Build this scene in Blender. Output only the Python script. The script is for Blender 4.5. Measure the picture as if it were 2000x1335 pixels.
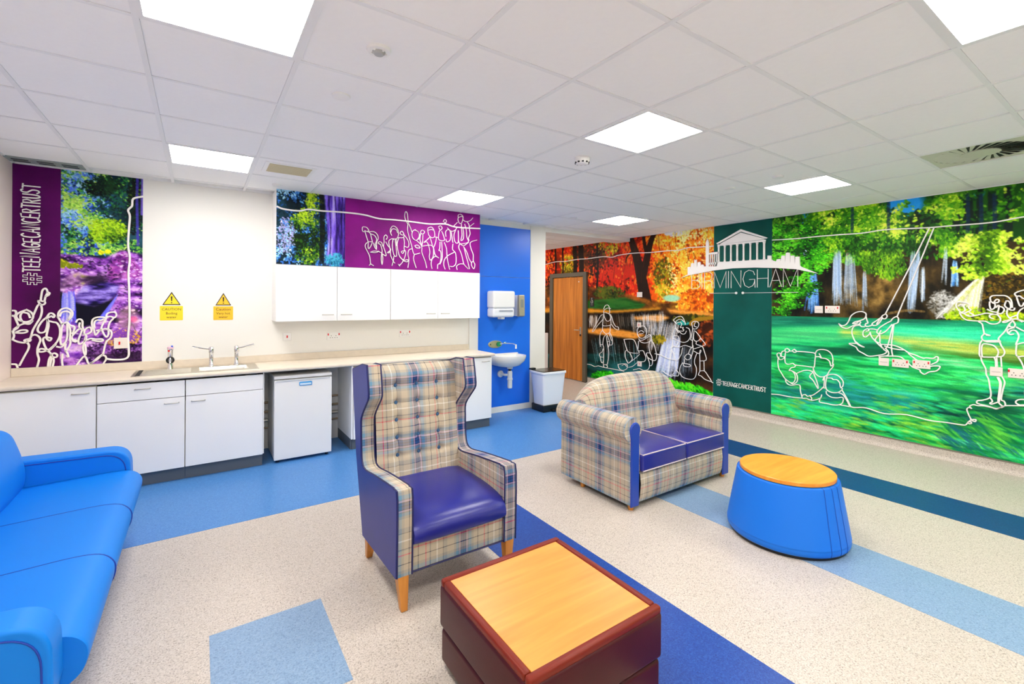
import bpy, bmesh, math, random
import numpy as np
from mathutils import Vector, Matrix

for o in list(bpy.data.objects): bpy.data.objects.remove(o)
S = bpy.context.scene
COL = S.collection

# ------------------------------------------------------------------ camera, world, exposure
CAM_H = 1.605
F_PX, CX, CY = 897.63, 1000.0, 587.37          # focal length / principal point in the 2000x1335 frame
YAW, ROLL = math.radians(34.224), math.radians(0.377)
right = Vector((math.cos(YAW), -math.sin(YAW), 0)); fwd = Vector((math.sin(YAW), math.cos(YAW), 0)); up = Vector((0, 0, 1))
r2 = math.cos(ROLL)*right + math.sin(ROLL)*up
u2 = -math.sin(ROLL)*right + math.cos(ROLL)*up
cam = bpy.data.cameras.new('camera'); camo = bpy.data.objects.new('camera', cam); COL.objects.link(camo)
camo.matrix_world = Matrix(((r2.x, u2.x, -fwd.x, 0), (r2.y, u2.y, -fwd.y, 0), (r2.z, u2.z, -fwd.z, CAM_H), (0, 0, 0, 1)))
cam.sensor_fit = 'HORIZONTAL'; cam.sensor_width = 36.0; cam.lens = F_PX/2000*36
cam.shift_x = 0.0; cam.shift_y = -(667.5-CY)/2000
cam.clip_start = 0.02; cam.clip_end = 60
S.camera = camo

w = bpy.data.worlds.new('world'); S.world = w; w.use_nodes = True
w.node_tree.nodes['Background'].inputs[0].default_value = (0.75, 0.85, 1.0, 1)
w.node_tree.nodes['Background'].inputs[1].default_value = 1.2
LAMP = 27.5                                    # strength of every ceiling light panel
S.view_settings.view_transform = 'Standard'; S.view_settings.look = 'None'
S.view_settings.exposure = 0.08; S.view_settings.gamma = 1.0
S.view_settings.use_curve_mapping = False

# ------------------------------------------------------------------ photo pixel -> point on a surface of the room
def ray(px, py):
    return r2*((px-CX)/F_PX) + u2*(-(py-CY)/F_PX) + fwd
def on_floor(px, py, z=0.0):
    d = ray(px, py); t = (z-CAM_H)/d.z; return Vector((d.x*t, d.y*t, z))
def on_x(px, py, x):
    d = ray(px, py); t = x/d.x; return Vector((x, d.y*t, d.z*t+CAM_H))
def on_y(px, py, y):
    d = ray(px, py); t = y/d.y; return Vector((d.x*t, y, d.z*t+CAM_H))

# room, metres (camera stands at x=0, y=0)
XL, XR, YB, YF, HC = -1.31, 6.35, 5.58, -2.7, 2.745
XP, YC = 4.40, 9.0                             # end of the kitchen wall, end of the corridor behind it
GX, GY = 1.58, 1.786                           # a corner of the 0.6 m ceiling grid

# ------------------------------------------------------------------ materials
def lin(c):
    return tuple(((v/255)/12.92 if v/255 <= .04045 else ((v/255+.055)/1.055)**2.4) for v in c)
MATS = {}
def mat(name, rgb, rough=.5, metal=0.0, spec=.5, bump=0.0, bscale=200, var=0.0, vscale=6, coat=0.0, trans=0.0):
    if name in MATS: return MATS[name]
    m = bpy.data.materials.new(name); m.use_nodes = True; MATS[name] = m
    nt = m.node_tree; b = nt.nodes['Principled BSDF']
    b.inputs['Base Color'].default_value = (*lin(rgb), 1); b.inputs['Roughness'].default_value = rough
    b.inputs['Metallic'].default_value = metal; b.inputs['Specular IOR Level'].default_value = spec
    b.inputs['Coat Weight'].default_value = coat; b.inputs['Transmission Weight'].default_value = trans
    tc = nt.nodes.new('ShaderNodeTexCoord')
    if bump:
        n = nt.nodes.new('ShaderNodeTexNoise'); n.inputs['Scale'].default_value = bscale
        nt.links.new(tc.outputs['Object'], n.inputs['Vector'])
        bp = nt.nodes.new('ShaderNodeBump'); bp.inputs['Strength'].default_value = bump; bp.inputs['Distance'].default_value = .002
        nt.links.new(n.outputs['Fac'], bp.inputs['Height']); nt.links.new(bp.outputs['Normal'], b.inputs['Normal'])
    if var:
        n = nt.nodes.new('ShaderNodeTexNoise'); n.inputs['Scale'].default_value = vscale; n.inputs['Detail'].default_value = 4
        nt.links.new(tc.outputs['Object'], n.inputs['Vector'])
        r = nt.nodes.new('ShaderNodeValToRGB'); e = r.color_ramp.elements
        c = lin(rgb)
        e[0].position = .3; e[0].color = (*[v*(1-var) for v in c], 1)
        e[1].position = .7; e[1].color = (*[min(1, v*(1+var)) for v in c], 1)
        nt.links.new(n.outputs['Fac'], r.inputs['Fac']); nt.links.new(r.outputs['Color'], b.inputs['Base Color'])
    return m

def speckled(name, base, dark, light, rough=.38):
    m = bpy.data.materials.new(name); m.use_nodes = True
    nt = m.node_tree; N = nt.nodes.new; L = nt.links.new; b = nt.nodes['Principled BSDF']
    b.inputs['Roughness'].default_value = rough; b.inputs['Specular IOR Level'].default_value = .35
    g = N('ShaderNodeNewGeometry')
    v = N('ShaderNodeTexVoronoi'); v.inputs['Scale'].default_value = 170; L(g.outputs['Position'], v.inputs['Vector'])
    r = N('ShaderNodeValToRGB'); r.color_ramp.interpolation = 'CONSTANT'; e = r.color_ramp.elements
    e[0].position = 0; e[0].color = (*lin(dark), 1); e[1].position = .12; e[1].color = (*lin(base), 1)
    k = e.new(.74); k.color = (*lin(light), 1)
    s = N('ShaderNodeSeparateColor'); L(v.outputs['Color'], s.inputs['Color']); L(s.outputs['Red'], r.inputs['Fac'])
    n = N('ShaderNodeTexNoise'); n.inputs['Scale'].default_value = 150; n.inputs['Detail'].default_value = 3; L(g.outputs['Position'], n.inputs['Vector'])
    mx = N('ShaderNodeMix'); mx.data_type = 'RGBA'; mx.inputs['Factor'].default_value = .55
    r2_ = N('ShaderNodeValToRGB'); e = r2_.color_ramp.elements
    e[0].position = .38; e[0].color = (*lin(dark), 1); e[1].position = .5; e[1].color = (*lin(base), 1)
    L(n.outputs['Fac'], r2_.inputs['Fac']); L(r.outputs['Color'], mx.inputs['A']); L(r2_.outputs['Color'], mx.inputs['B'])
    L(mx.outputs['Result'], b.inputs['Base Color'])
    return m

def wood(name, c1, c2, axis='X', scale=1.0, rough=.35):
    m = bpy.data.materials.new(name); m.use_nodes = True
    nt = m.node_tree; N = nt.nodes.new; L = nt.links.new; b = nt.nodes['Principled BSDF']
    b.inputs['Roughness'].default_value = rough
    tc = N('ShaderNodeTexCoord'); mp = N('ShaderNodeMapping'); L(tc.outputs['Object'], mp.inputs['Vector'])
    sc = {'X': (1.2, 14, 14), 'Y': (14, 1.2, 14), 'Z': (14, 14, 1.0)}[axis]
    mp.inputs['Scale'].default_value = [v*scale for v in sc]
    n = N('ShaderNodeTexNoise'); n.inputs['Scale'].default_value = 1.6; n.inputs['Detail'].default_value = 5; n.inputs['Distortion'].default_value = .6
    L(mp.outputs['Vector'], n.inputs['Vector'])
    r = N('ShaderNodeValToRGB'); e = r.color_ramp.elements
    e[0].position = .32; e[0].color = (*lin(c1), 1); e[1].position = .68; e[1].color = (*lin(c2), 1)
    L(n.outputs['Fac'], r.inputs['Fac']); L(r.outputs['Color'], b.inputs['Base Color'])
    return m

def plaid(name, period=.36, gain=1.0):
    """woven tartan: one ramp of coloured yarns read along u, the same along v, mixed half and half"""
    m = bpy.data.materials.new(name); m.use_nodes = True
    nt = m.node_tree; N = nt.nodes.new; L = nt.links.new; b = nt.nodes['Principled BSDF']
    b.inputs['Roughness'].default_value = .9; b.inputs['Specular IOR Level'].default_value = .15
    b.inputs['Sheen Weight'].default_value = .15
    uv = N('ShaderNodeUVMap'); uv.uv_map = 'UVMap'
    sp = N('ShaderNodeSeparateXYZ'); L(uv.outputs['UV'], sp.inputs['Vector'])
    beige, grey, smoke = (206, 192, 168), (170, 166, 158), (128, 134, 140); navy, blue = (8, 22, 62), (30, 72, 136)
    sky, lav, pink, cream = (112, 158, 190), (196, 166, 198), (240, 70, 104), (252, 248, 238)
    stops = [(0, beige), (.05, grey), (.085, sky), (.125, smoke), (.14, lav), (.16, navy), (.17, blue), (.205, navy), (.215, blue), (.25, navy), (.26, lav), (.285, smoke),
             (.30, sky), (.35, grey), (.39, beige), (.46, navy), (.472, beige), (.575, pink), (.59, beige), (.64, grey), (.655, navy), (.664, beige), (.755, cream), (.775, beige), (.86, navy), (.871, grey), (.93, beige)]
    def ramp(sock, off, per):
        d = N('ShaderNodeMath'); d.operation = 'MULTIPLY_ADD'; d.inputs[1].default_value = 1/per; d.inputs[2].default_value = off; L(sock, d.inputs[0])
        f = N('ShaderNodeMath'); f.operation = 'FRACT'; L(d.outputs[0], f.inputs[0])
        r = N('ShaderNodeValToRGB'); r.color_ramp.interpolation = 'CONSTANT'; e = r.color_ramp.elements
        for i, (p, c) in enumerate(stops):
            k = e[i] if i < 2 else e.new(p)
            k.position = p; k.color = (*[min(1, v*gain) for v in lin(c)], 1)
        L(f.outputs[0], r.inputs['Fac']); return r.outputs['Color']
    mx = N('ShaderNodeMix'); mx.data_type = 'RGBA'; mx.inputs['Factor'].default_value = .5
    L(ramp(sp.outputs['X'], 0.0, period), mx.inputs['A']); L(ramp(sp.outputs['Y'], 0.31, period*1.12), mx.inputs['B'])
    L(mx.outputs['Result'], b.inputs['Base Color'])
    wv = N('ShaderNodeTexNoise'); wv.inputs['Scale'].default_value = 900; L(uv.outputs['UV'], wv.inputs['Vector'])
    bp = N('ShaderNodeBump'); bp.inputs['Strength'].default_value = .12; L(wv.outputs['Fac'], bp.inputs['Height']); L(bp.outputs['Normal'], b.inputs['Normal'])
    return m

def emit(name, rgb, s):
    m = bpy.data.materials.new(name); m.use_nodes = True; nt = m.node_tree
    b = nt.nodes['Principled BSDF']; b.inputs['Base Color'].default_value = (.9, .9, .9, 1)
    b.inputs['Emission Color'].default_value = (*lin(rgb), 1); b.inputs['Emission Strength'].default_value = s
    return m

M_WALL = mat('white_wall_paint', (240, 239, 234), .6, bump=.05, bscale=300)
M_TILE = mat('ceiling_tile_white', (251, 251, 250), .85, bump=.08, bscale=260, var=.01, vscale=30)
M_BAR = mat('ceiling_bar_white', (240, 241, 241), .5)
M_WHITE = mat('white_laminate', (248, 248, 247), .4)
M_GREYPL = mat('grey_plinth', (92, 100, 108), .5)
M_COUNTER = mat('beige_worktop', (226, 214, 196), .3, var=.04, vscale=18)
M_EDGE = mat('carcass_edge', (196, 190, 172), .6)
M_STEEL = mat('brushed_steel', (200, 196, 186), .34, 1.0)
M_CHROME = mat('chrome', (225, 225, 228), .08, 1.0)
M_PLASTIC = mat('white_plastic', (242, 242, 240), .35)
M_SOCKET = mat('socket_white', (238, 228, 218), .35)
M_RED = mat('red_switch', (222, 24, 30), .4)
M_BLACK = mat('black_plastic', (18, 18, 20), .35)
M_DARK = mat('dark_slot', (30, 32, 32), .7)
M_BLUEPANEL = mat('blue_wall_panel', (24, 112, 236), .35)
M_LINE = mat('white_cut_line', (252, 248, 244), .5)
M_WOODLEG = wood('oak_leg', (196, 122, 44), (222, 150, 66), 'Z')
M_BEECH = wood('beech_top', (222, 136, 50), (234, 156, 68), 'X', .8)
M_ORANGEWOOD = wood('honey_wood_top', (236, 142, 34), (248, 172, 62), 'X', .8)
M_DOORWOOD = wood('walnut_door', (168, 92, 18), (216, 134, 44), 'Z', .6)
M_FRAME = mat('grey_door_frame', (92, 84, 70), .5)
M_NAVY = mat('navy_leather', (32, 44, 130), .4, bump=.15, bscale=160, var=.06, vscale=9)
M_NAVYSEAT = mat('navy_leather_seat', (38, 42, 134), .3, bump=.2, bscale=140, var=.06, vscale=9)
M_PIPE = mat('navy_piping', (22, 24, 84), .4)
M_COBALT = mat('cobalt_leather', (28, 66, 168), .38, bump=.15, bscale=160)
M_CREAMPIPE = mat('cream_piping', (214, 196, 200), .6)
M_SOFA = mat('bright_blue_vinyl', (0, 124, 224), .5, spec=.3, bump=.06, bscale=240)
M_SEAM = mat('dark_blue_seam', (10, 56, 160), .6)
M_STOOL = mat('stool_blue_vinyl', (18, 118, 230), .45, spec=.35)
M_MAROON = mat('maroon_leather', (66, 4, 12), .42, spec=.3, bump=.12, bscale=200, var=.08, vscale=8)
M_MAROONTRIM = mat('maroon_trim', (116, 30, 8), .4, spec=.3)
M_PLAID = plaid('plaid_weave', gain=.86)
M_STOOLSEAM = mat('stool_seam', (14, 80, 186), .6)
M_BEIGE = speckled('beige_speckled_vinyl', (202, 192, 181), (146, 136, 126), (220, 212, 203))
M_KBLUE = speckled('mid_blue_vinyl', (76, 136, 202), (58, 114, 186), (102, 158, 216))
M_DBLUE = speckled('royal_blue_vinyl', (24, 70, 154), (14, 50, 130), (46, 94, 176))
M_TBLUE = speckled('deep_blue_vinyl', (12, 64, 122), (8, 50, 104), (28, 84, 142))
M_LBLUE = speckled('pale_blue_vinyl', (132, 162, 194), (106, 134, 168), (154, 180, 206))

# ------------------------------------------------------------------ mesh helpers
def shade(me, smooth, angle=None):
    if smooth:
        for p in me.polygons: p.use_smooth = True
        if angle and hasattr(me, 'set_sharp_from_angle'): me.set_sharp_from_angle(angle=math.radians(angle))
def box_uv(me, off=(0, 0)):
    uv = me.uv_layers.get('UVMap') or me.uv_layers.new(name='UVMap')
    for p in me.polygons:
        n = p.normal; a = max(range(3), key=lambda i: abs(n[i]))
        for li in p.loop_indices:
            c = me.vertices[me.loops[li].vertex_index].co
            uv.data[li].uv = {0: (c.y+off[0], c.z+off[1]), 1: (c.x+off[0], c.z+off[1]), 2: (c.x+off[0], c.y+off[1])}[a]
class MB:
    """collects geometry of ONE part"""
    def __init__(s): s.v = []; s.f = []; s.uv = {}
    def add(s, v, f):
        o = len(s.v); s.v += [tuple(p) for p in v]; s.f += [tuple(i+o for i in q) for q in f]; return s
    def box(s, x0, x1, y0, y1, z0, z1):
        return s.add([(x0, y0, z0), (x1, y0, z0), (x1, y1, z0), (x0, y1, z0), (x0, y0, z1), (x1, y0, z1), (x1, y1, z1), (x0, y1, z1)],
                     [(3, 2, 1, 0), (4, 5, 6, 7), (0, 1, 5, 4), (1, 2, 6, 5), (2, 3, 7, 6), (3, 0, 4, 7)])
    def frustum(s, b, t, z0, z1):   # b, t = (x0,x1,y0,y1)
        return s.add([(b[0], b[2], z0), (b[1], b[2], z0), (b[1], b[3], z0), (b[0], b[3], z0), (t[0], t[2], z1), (t[1], t[2], z1), (t[1], t[3], z1), (t[0], t[3], z1)],
                     [(3, 2, 1, 0), (4, 5, 6, 7), (0, 1, 5, 4), (1, 2, 6, 5), (2, 3, 7, 6), (3, 0, 4, 7)])
    def lathe(s, prof, c=(0, 0, 0), n=32, axis='Z', caps=True):
        v = []; f = []
        for r, h in prof:
            for k in range(n):
                a = 2*math.pi*k/n; p = (r*math.cos(a), r*math.sin(a), h)
                if axis == 'Y': p = (p[0], h, p[1])
                if axis == 'X': p = (h, p[0], p[1])
                v.append((p[0]+c[0], p[1]+c[1], p[2]+c[2]))
        m = len(prof)
        for i in range(m-1):
            for k in range(n): f.append((i*n+k, i*n+(k+1) % n, (i+1)*n+(k+1) % n, (i+1)*n+k))
        if caps: f.append(tuple(range(n-1, -1, -1))); f.append(tuple((m-1)*n+k for k in range(n)))
        return s.add(v, f)
    def tube(s, pts, r, n=8, closed=False):
        P = [Vector(p) for p in pts]; m = len(P)
        rad = r if isinstance(r, (list, tuple)) else [r]*m
        v = []; f = []; prev = None
        for i in range(m):
            a = P[(i-1) % m] if (closed or i) else P[i]; b = P[(i+1) % m] if (closed or i < m-1) else P[i]
            t = (b-a); t = t.normalized() if t.length > 1e-9 else Vector((0, 0, 1))
            if prev is None:
                h = Vector((0, 0, 1)) if abs(t.z) < .9 else Vector((1, 0, 0)); nn = t.cross(h).normalized()
            else:
                nn = prev - t*prev.dot(t); nn = nn.normalized() if nn.length > 1e-6 else t.cross(Vector((0.3, .5, .8))).normalized()
            prev = nn; bb = t.cross(nn)
            for k in range(n):
                g = 2*math.pi*k/n; v.append(P[i]+(nn*math.cos(g)+bb*math.sin(g))*rad[i])
        for i in range(m if closed else m-1):
            j = (i+1) % m
            for k in range(n): f.append((i*n+k, i*n+(k+1) % n, j*n+(k+1) % n, j*n+k))
        if not closed: f.append(tuple(range(n-1, -1, -1))); f.append(tuple((m-1)*n+k for k in range(n)))
        return s.add(v, f)
    def prism(s, poly, a0, a1, axis='X'):  # polygon in the two other axes, extruded along axis
        n = len(poly)
        def P(p, a): return {'X': (a, p[0], p[1]), 'Y': (p[0], a, p[1]), 'Z': (p[0], p[1], a)}[axis]
        v = [P(p, a0) for p in poly]+[P(p, a1) for p in poly]
        f = [tuple(range(n-1, -1, -1)), tuple(range(n, 2*n))]+[(i, (i+1) % n, n+(i+1) % n, n+i) for i in range(n)]
        return s.add(v, f)
    def grid(s, pts, closed_u=False, uvs=None):   # pts[i][j]
        a, b = len(pts), len(pts[0]); o = len(s.v)
        s.v += [tuple(p) for row in pts for p in row]
        for i in range(a if closed_u else a-1):
            i2 = (i+1) % a
            for j in range(b-1): s.f.append((o+i*b+j, o+i2*b+j, o+i2*b+j+1, o+i*b+j+1))
        return s
    def build(s, name, m, parent=None, bevel=0, seg=2, smooth=False, angle=40, uv=False, subsurf=0, off=(0, 0)):
        me = bpy.data.meshes.new(name); me.from_pydata(s.v, [], s.f); me.validate(); me.update()
        bm = bmesh.new(); bm.from_mesh(me); bmesh.ops.recalc_face_normals(bm, faces=bm.faces); bm.to_mesh(me); bm.free(); me.update()
        if uv: box_uv(me, off)
        shade(me, smooth or bevel > 0, angle if not bevel else None)
        me.materials.append(m)
        o = bpy.data.objects.new(name, me); COL.objects.link(o)
        if parent is not None: o.parent = parent
        if bevel:
            b = o.modifiers.new('bevel', 'BEVEL'); b.width = bevel; b.segments = seg; b.limit_method = 'ANGLE'; b.angle_limit = math.radians(35); b.harden_normals = True
        if subsurf:
            q = o.modifiers.new('subsurf', 'SUBSURF'); q.levels = subsurf; q.render_levels = subsurf
        return o
def tag(o, label, cat, group=None, kind=None):
    o['label'] = label; o['category'] = cat
    if group: o['group'] = group
    if kind: o['kind'] = kind
    return o
def thing(name, label, cat, loc=(0, 0, 0), rz=0, group=None):
    o = bpy.data.objects.new(name, None); COL.objects.link(o); o.empty_display_size = .1
    o.location = loc; o.rotation_euler = (0, 0, rz); return tag(o, label, cat, group)
def struct(o, label=None):
    o['kind'] = 'structure'
    if label: o['label'] = label
    return o
def link_copy(src, parent, loc=None):
    c = src.copy(); COL.objects.link(c); c.parent = parent
    if loc is not None: c.location = loc
    return c
def smooth_line(pts, k=4, closed=False):
    """Catmull-Rom through 2-D or 3-D points"""
    P = [np.array(p, float) for p in pts]; n = len(P); out = []
    if n < 3: return [tuple(p) for p in P]
    for i in range(n if closed else n-1):
        g = lambda j: P[j % n] if closed else P[min(max(j, 0), n-1)]
        a, b, c, d = g(i-1), g(i), g(i+1), g(i+2)
        for s in range(k):
            t = s/k; out.append(tuple(.5*((2*b)+(c-a)*t+(2*a-5*b+4*c-d)*t*t+(3*b-a-3*c+d)*t**3)))
    if not closed: out.append(tuple(P[-1]))
    return out
def rounded_poly(pts, r, n=6):
    """polygon with the corners listed in r (radius per corner) replaced by arcs"""
    out = []; m = len(pts)
    for i in range(m):
        p = Vector(pts[i]).to_2d() if len(pts[i]) > 2 else Vector(pts[i]); a = Vector(pts[i-1]); b = Vector(pts[(i+1) % m])
        ri = r[i] if isinstance(r, (list, tuple)) else r
        if ri <= 0: out.append(tuple(p)); continue
        da, db = (a-p), (b-p); la, lb = da.length, db.length; da.normalize(); db.normalize()
        ang = da.angle(db); d = min(ri/math.tan(ang/2), la*.49, lb*.49); s0, s1 = p+da*d, p+db*d
        for k in range(n+1):
            t = k/n; out.append(tuple(s0*(1-t)**2+p*2*t*(1-t)+s1*t*t))
    return out

# ================================================================== SETTING
# ---- floor: one beige sheet with coloured vinyl let into it
floor = struct(MB().box(XL-.1, XR+.1, YF-.1, YC, -.1, 0).build('floor', M_BEIGE), 'beige speckled vinyl floor with blue inlays')
def inlay(name, x0, x1, y0, y1, m):
    return MB().box(x0, x1, y0, y1, -.01, .0012).build(name, m, floor)
inlay('mid_blue_floor_area', XL, 6.30, 3.83, 5.60, M_KBLUE)['label'] = 'mid blue vinyl in front of the kitchen units'
inlay('royal_blue_floor_stripe', 1.565, 2.085, YF, 3.2, M_DBLUE)['label'] = 'royal blue vinyl stripe under the armchair'
inlay('pale_blue_floor_stripe', 3.12, 3.62, YF, 2.62, M_LBLUE)['label'] = 'pale blue vinyl stripe under the round stool'
inlay('deep_blue_floor_stripe', 4.65, 5.145, YF, 3.3, M_TBLUE)['label'] = 'deep blue vinyl stripe beside the mural wall'
inlay('pale_blue_floor_square', .047, .547, 2.0-.02, 2.615, M_LBLUE)['label'] = 'pale blue vinyl rectangle between sofa and table'

# ---- walls
struct(MB().box(XL-.1, XP, YB, YB+.15, 0, HC+.05).build('wall_back', M_WALL))
struct(MB().box(XL-.12, XL, YF-.1, YB+.15, 0, HC+.05).build('wall_left', mat('left_wall_paint', (240, 226, 220), .4)))
struct(MB().box(XR, XR+.12, YF-.1, YC, 0, HC+.05).build('wall_right', M_WALL))
struct(MB().box(XL-.1, XR+.1, YF-.12, YF, 0, HC+.05).build('wall_front', M_WALL))
struct(MB().box(XP, XR+.1, YC, YC+.1, 0, HC+.05).build('wall_corridor_end', M_WALL))
struct(MB().box(XP-.15, XP, YB+.15, YC, 0, HC+.05).build('wall_corridor_side', M_WALL))

# ---- skirtings: the beige vinyl runs up the mural wall with a hollow cove and a grey cap strip
cove = []
prof = [(0, 0), (-.045, 0)]+[(-.045+.045*math.sin(a), .045-.045*math.cos(a)) for a in [math.pi/2*k/6 for k in range(7)]]+[(0, .105)]
prof = [(XR-.008+p[0] if p[1] > 0 else XR+p[0], p[1]) for p in prof]
poly = [(XR-.055, .001)]+[(XR-.006-.049*(1-math.sin(a)), .001+.049*(1-math.cos(a))) for a in [math.pi/2*k/6 for k in range(7)]]+[(XR-.006, .105), (XR, .105), (XR, .001)]
struct(MB().prism(poly, YF, 6.66, 'Y').build('baseboard_right', M_BEIGE, smooth=True))
struct(MB().box(XR-.01, XR, YF, 6.66, .105, .118).build('trim_1', mat('grey_capping', (120, 116, 104), .5)), 'grey capping strip between skirting and mural')
struct(MB().box(3.135, 4.12, YB-.014, YB, .0012, .085).build('baseboard_back', mat('white_skirting', (236, 236, 230), .5)))

# ---- ceiling: grid of lay-in tiles
ceiling = struct(MB().box(XL-.1, XR+.1, YF-.1, YC, HC+.02, HC+.12).build('ceiling', M_TILE), 'suspended white ceiling of square tiles')
gx = [GX+.6*i for i in range(-5, 9)]; gy = [GY+.6*j for j in range(-8, 13)]
lights = {(1, 0), (-3, 0), (-3, 4), (1, 4), (5, 0), (5, 4), (1, -3), (-3, -3), (5, -3), (1, -7), (-3, -7), (5, -7), (5, 9)}
skip = set(lights) | {(5, -2)}
plain = {(-2, 3): 2}; 
for i in range(2, 7): skip.add((i, 3))
skip |= {(-2, 3), (-1, 3)}
tile_mesh = None
def tile(x0, x1, y0, y1, name='ceiling_tile'):
    global tile_mesh
    full = abs(x1-x0-.576) < 1e-3 and abs(y1-y0-.576) < 1e-3
    if full and tile_mesh:
        o = bpy.data.objects.new(name, tile_mesh); COL.objects.link(o); o.parent = ceiling
    else:
        mb = MB().frustum((-(x1-x0)/2+.0008, (x1-x0)/2-.0008, -(y1-y0)/2+.0008, (y1-y0)/2-.0008), (-(x1-x0)/2-.004, (x1-x0)/2+.004, -(y1-y0)/2-.004, (y1-y0)/2+.004), -.002, .018)
        o = mb.build(name, M_TILE, ceiling)
        if full: tile_mesh = o.data
    o.location = ((x0+x1)/2, (y0+y1)/2, HC); return o
for a in range(-5, 8):
    for b in range(-8, 12):
        if (a, b) in skip: continue
        x0, x1 = max(XL, GX+.6*a+.012), min(XR, GX+.6*(a+1)-.012)
        y0, y1 = max(YF, GY+.6*b+.012), GY+.6*(b+1)-.012
        if b >= 6:
            if x1 < XP+.02: continue
            x0 = max(x0, XP)
        if x1-x0 < .03 or y0 > YC-.1: continue
        tile(x0, x1, y0, y1)
tile(GX-1.2+.012, GX-.012, GY+1.8+.012, GY+2.4-.012, 'plain_ceiling_panel')
tile(GX+1.2+.012, GX+4.2-.012, GY+1.8+.012, GY+2.4-.012, 'plain_ceiling_panel')
for i in range(-4, 8):
    x = GX+.6*i
    segs = [(YF, GY+1.8), (GY+2.4, YB)] if i in (-1, 3, 4, 5, 6) else [(YF, YB)]
    if x > XP: segs[-1] = (segs[-1][0], YC)
    for y0, y1 in segs: MB().box(x-.012, x+.012, y0, y1, HC-.006, HC+.02).build('ceiling_bar', M_BAR, ceiling)
for j in range(-7, 12):
    y = GY+.6*j
    if y > YC: continue
    MB().box(XL if y < YB else XP, XR, y-.012, y+.012, HC-.005, HC+.02).build('ceiling_bar', M_BAR, ceiling)
MB().box(XL, XL+.02, YF, YB, HC-.008, HC+.02).build('ceiling_bar', M_BAR, ceiling)
MB().box(XL, XP, YB-.02, YB, HC-.008, HC+.02).build('ceiling_bar', M_BAR, ceiling)
MB().box(XR-.02, XR, YF, YC, HC-.008, HC+.02).build('ceiling_bar', M_BAR, ceiling)
struct(MB().box(XP, XR, YB+.02, YB+.34, HC-.07, HC+.02).build('trim_2', M_WALL, bevel=.01), 'shallow white ceiling beam at the corridor mouth')

# ---- recessed light panels
M_LIGHT = emit('light_diffuser', (255, 250, 243), LAMP)
names = {(1, 0): 'square white ceiling light panel over the small plaid sofa', (-3, 0): 'square white ceiling light panel above the floor between sofa and armchair', (-3, 4): 'square white ceiling light panel above the sink',
         (1, 4): 'square white ceiling light panel in front of the wall cupboards', (5, 0): 'square white ceiling light panel near the green waterfall mural', (5, 4): 'square white ceiling light panel near the orange autumn mural',
         (1, -3): 'square white ceiling light panel over the stool end of the room', (5, 9): 'added unseen ceiling light panel that brightens the corridor behind the kitchen'}  # corridor panel is an addition, hidden by the kitchen wall, to lift the dark corridor
for (i, j) in sorted(lights):
    t = thing('ceiling_light', names.get((i, j), 'square white ceiling light panel at the open end of the room'), 'ceiling light', (GX+.6*i+.3, GY+.6*j+.3, HC), group='ceiling light panels')
    fr = MB()
    for (x0, x1, y0, y1) in ((-.29, .29, -.29, -.272), (-.29, .29, .272, .29), (-.29, -.272, -.272, .272), (.272, .29, -.272, .272)): fr.box(x0, x1, y0, y1, -.008, .018)
    fr.build('frame', M_BAR, t)
    MB().box(-.272, .272, -.272, .272, -.004, .016).build('diffuser', M_LIGHT, t)

# ---- swirl air diffuser, grille, slot diffuser, detectors
t = thing('swirl_diffuser', 'round swirl air diffuser with dark slots in a ceiling tile', 'air vent', (GX+3.3, GY-.9, HC))
pl = MB(); pl.box(-.288, .288, -.288, .288, .006, .018); pl.build('back_plate', M_DARK, t)
n = 64; ring = MB(); ro = .262
outer = []
for k in range(n):
    a = 2*math.pi*k/n; s = .288/max(abs(math.cos(a)), abs(math.sin(a))); outer.append((s*math.cos(a), s*math.sin(a)))
v = [(x, y, 0) for x, y in outer]+[(ro*math.cos(2*math.pi*k/n), ro*math.sin(2*math.pi*k/n), 0) for k in range(n)]
v += [(x, y, .008) for x, y, _ in v]
f = [(k, (k+1) % n, n+(k+1) % n, n+k) for k in range(n)]+[(n+k, n+(k+1) % n, 3*n+(k+1) % n, 3*n+k) for k in range(n)]
ring.add(v, f); M_VENT = mat('vent_cream', (206, 208, 190), .5); ring.build('face_plate', M_VENT, t)
MB().lathe([(.0, -.002), (.11, -.002), (.11, .008)], n=32).build('hub', M_VENT, t)
for k in range(28):
    a = 2*math.pi*k/28; b = a+.16
    c, s_ = math.cos(a), math.sin(a); c2, s2 = math.cos(b), math.sin(b)
    MB().add([(.1*c, .1*s_, -.001), (.1*c2, .1*s2, .007), (ro*math.cos(a+.42), ro*math.sin(a+.42), -.001), (ro*math.cos(b+.42-.02), ro*math.sin(b+.42-.02), .007),
              (.1*c, .1*s_, .001), (.1*c2, .1*s2, .009), (ro*math.cos(a+.42), ro*math.sin(a+.42), .001), (ro*math.cos(b+.40), ro*math.sin(b+.40), .009)],
             [(0, 2, 3, 1), (4, 5, 7, 6), (0, 1, 5, 4), (2, 6, 7, 3)]).build('blade', M_VENT, t)
t = thing('air_grille', 'cream perforated air grille in the ceiling beside the cupboards', 'air vent', (.645, 4.44, HC))
MB().box(-.20, .20, -.17, .17, -.007, -.002).build('frame', M_WHITE, t, bevel=.002)
g = MB().box(-.165, .165, -.135, .135, -.010, -.004).build('perforated_panel', mat('cream_grille', (206, 196, 160), .6), t)
for k in range(12): MB().box(-.16, .16, -.13+k*.0225, -.13+k*.0225+.008, -.013, -.009).build('louvre', mat('cream_louvre', (222, 214, 184), .6), t)
t = thing('slot_diffuser', 'grey linear slot diffuser in the ceiling above the purple mural', 'air vent', (-1.07, 5.40, HC))
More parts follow.
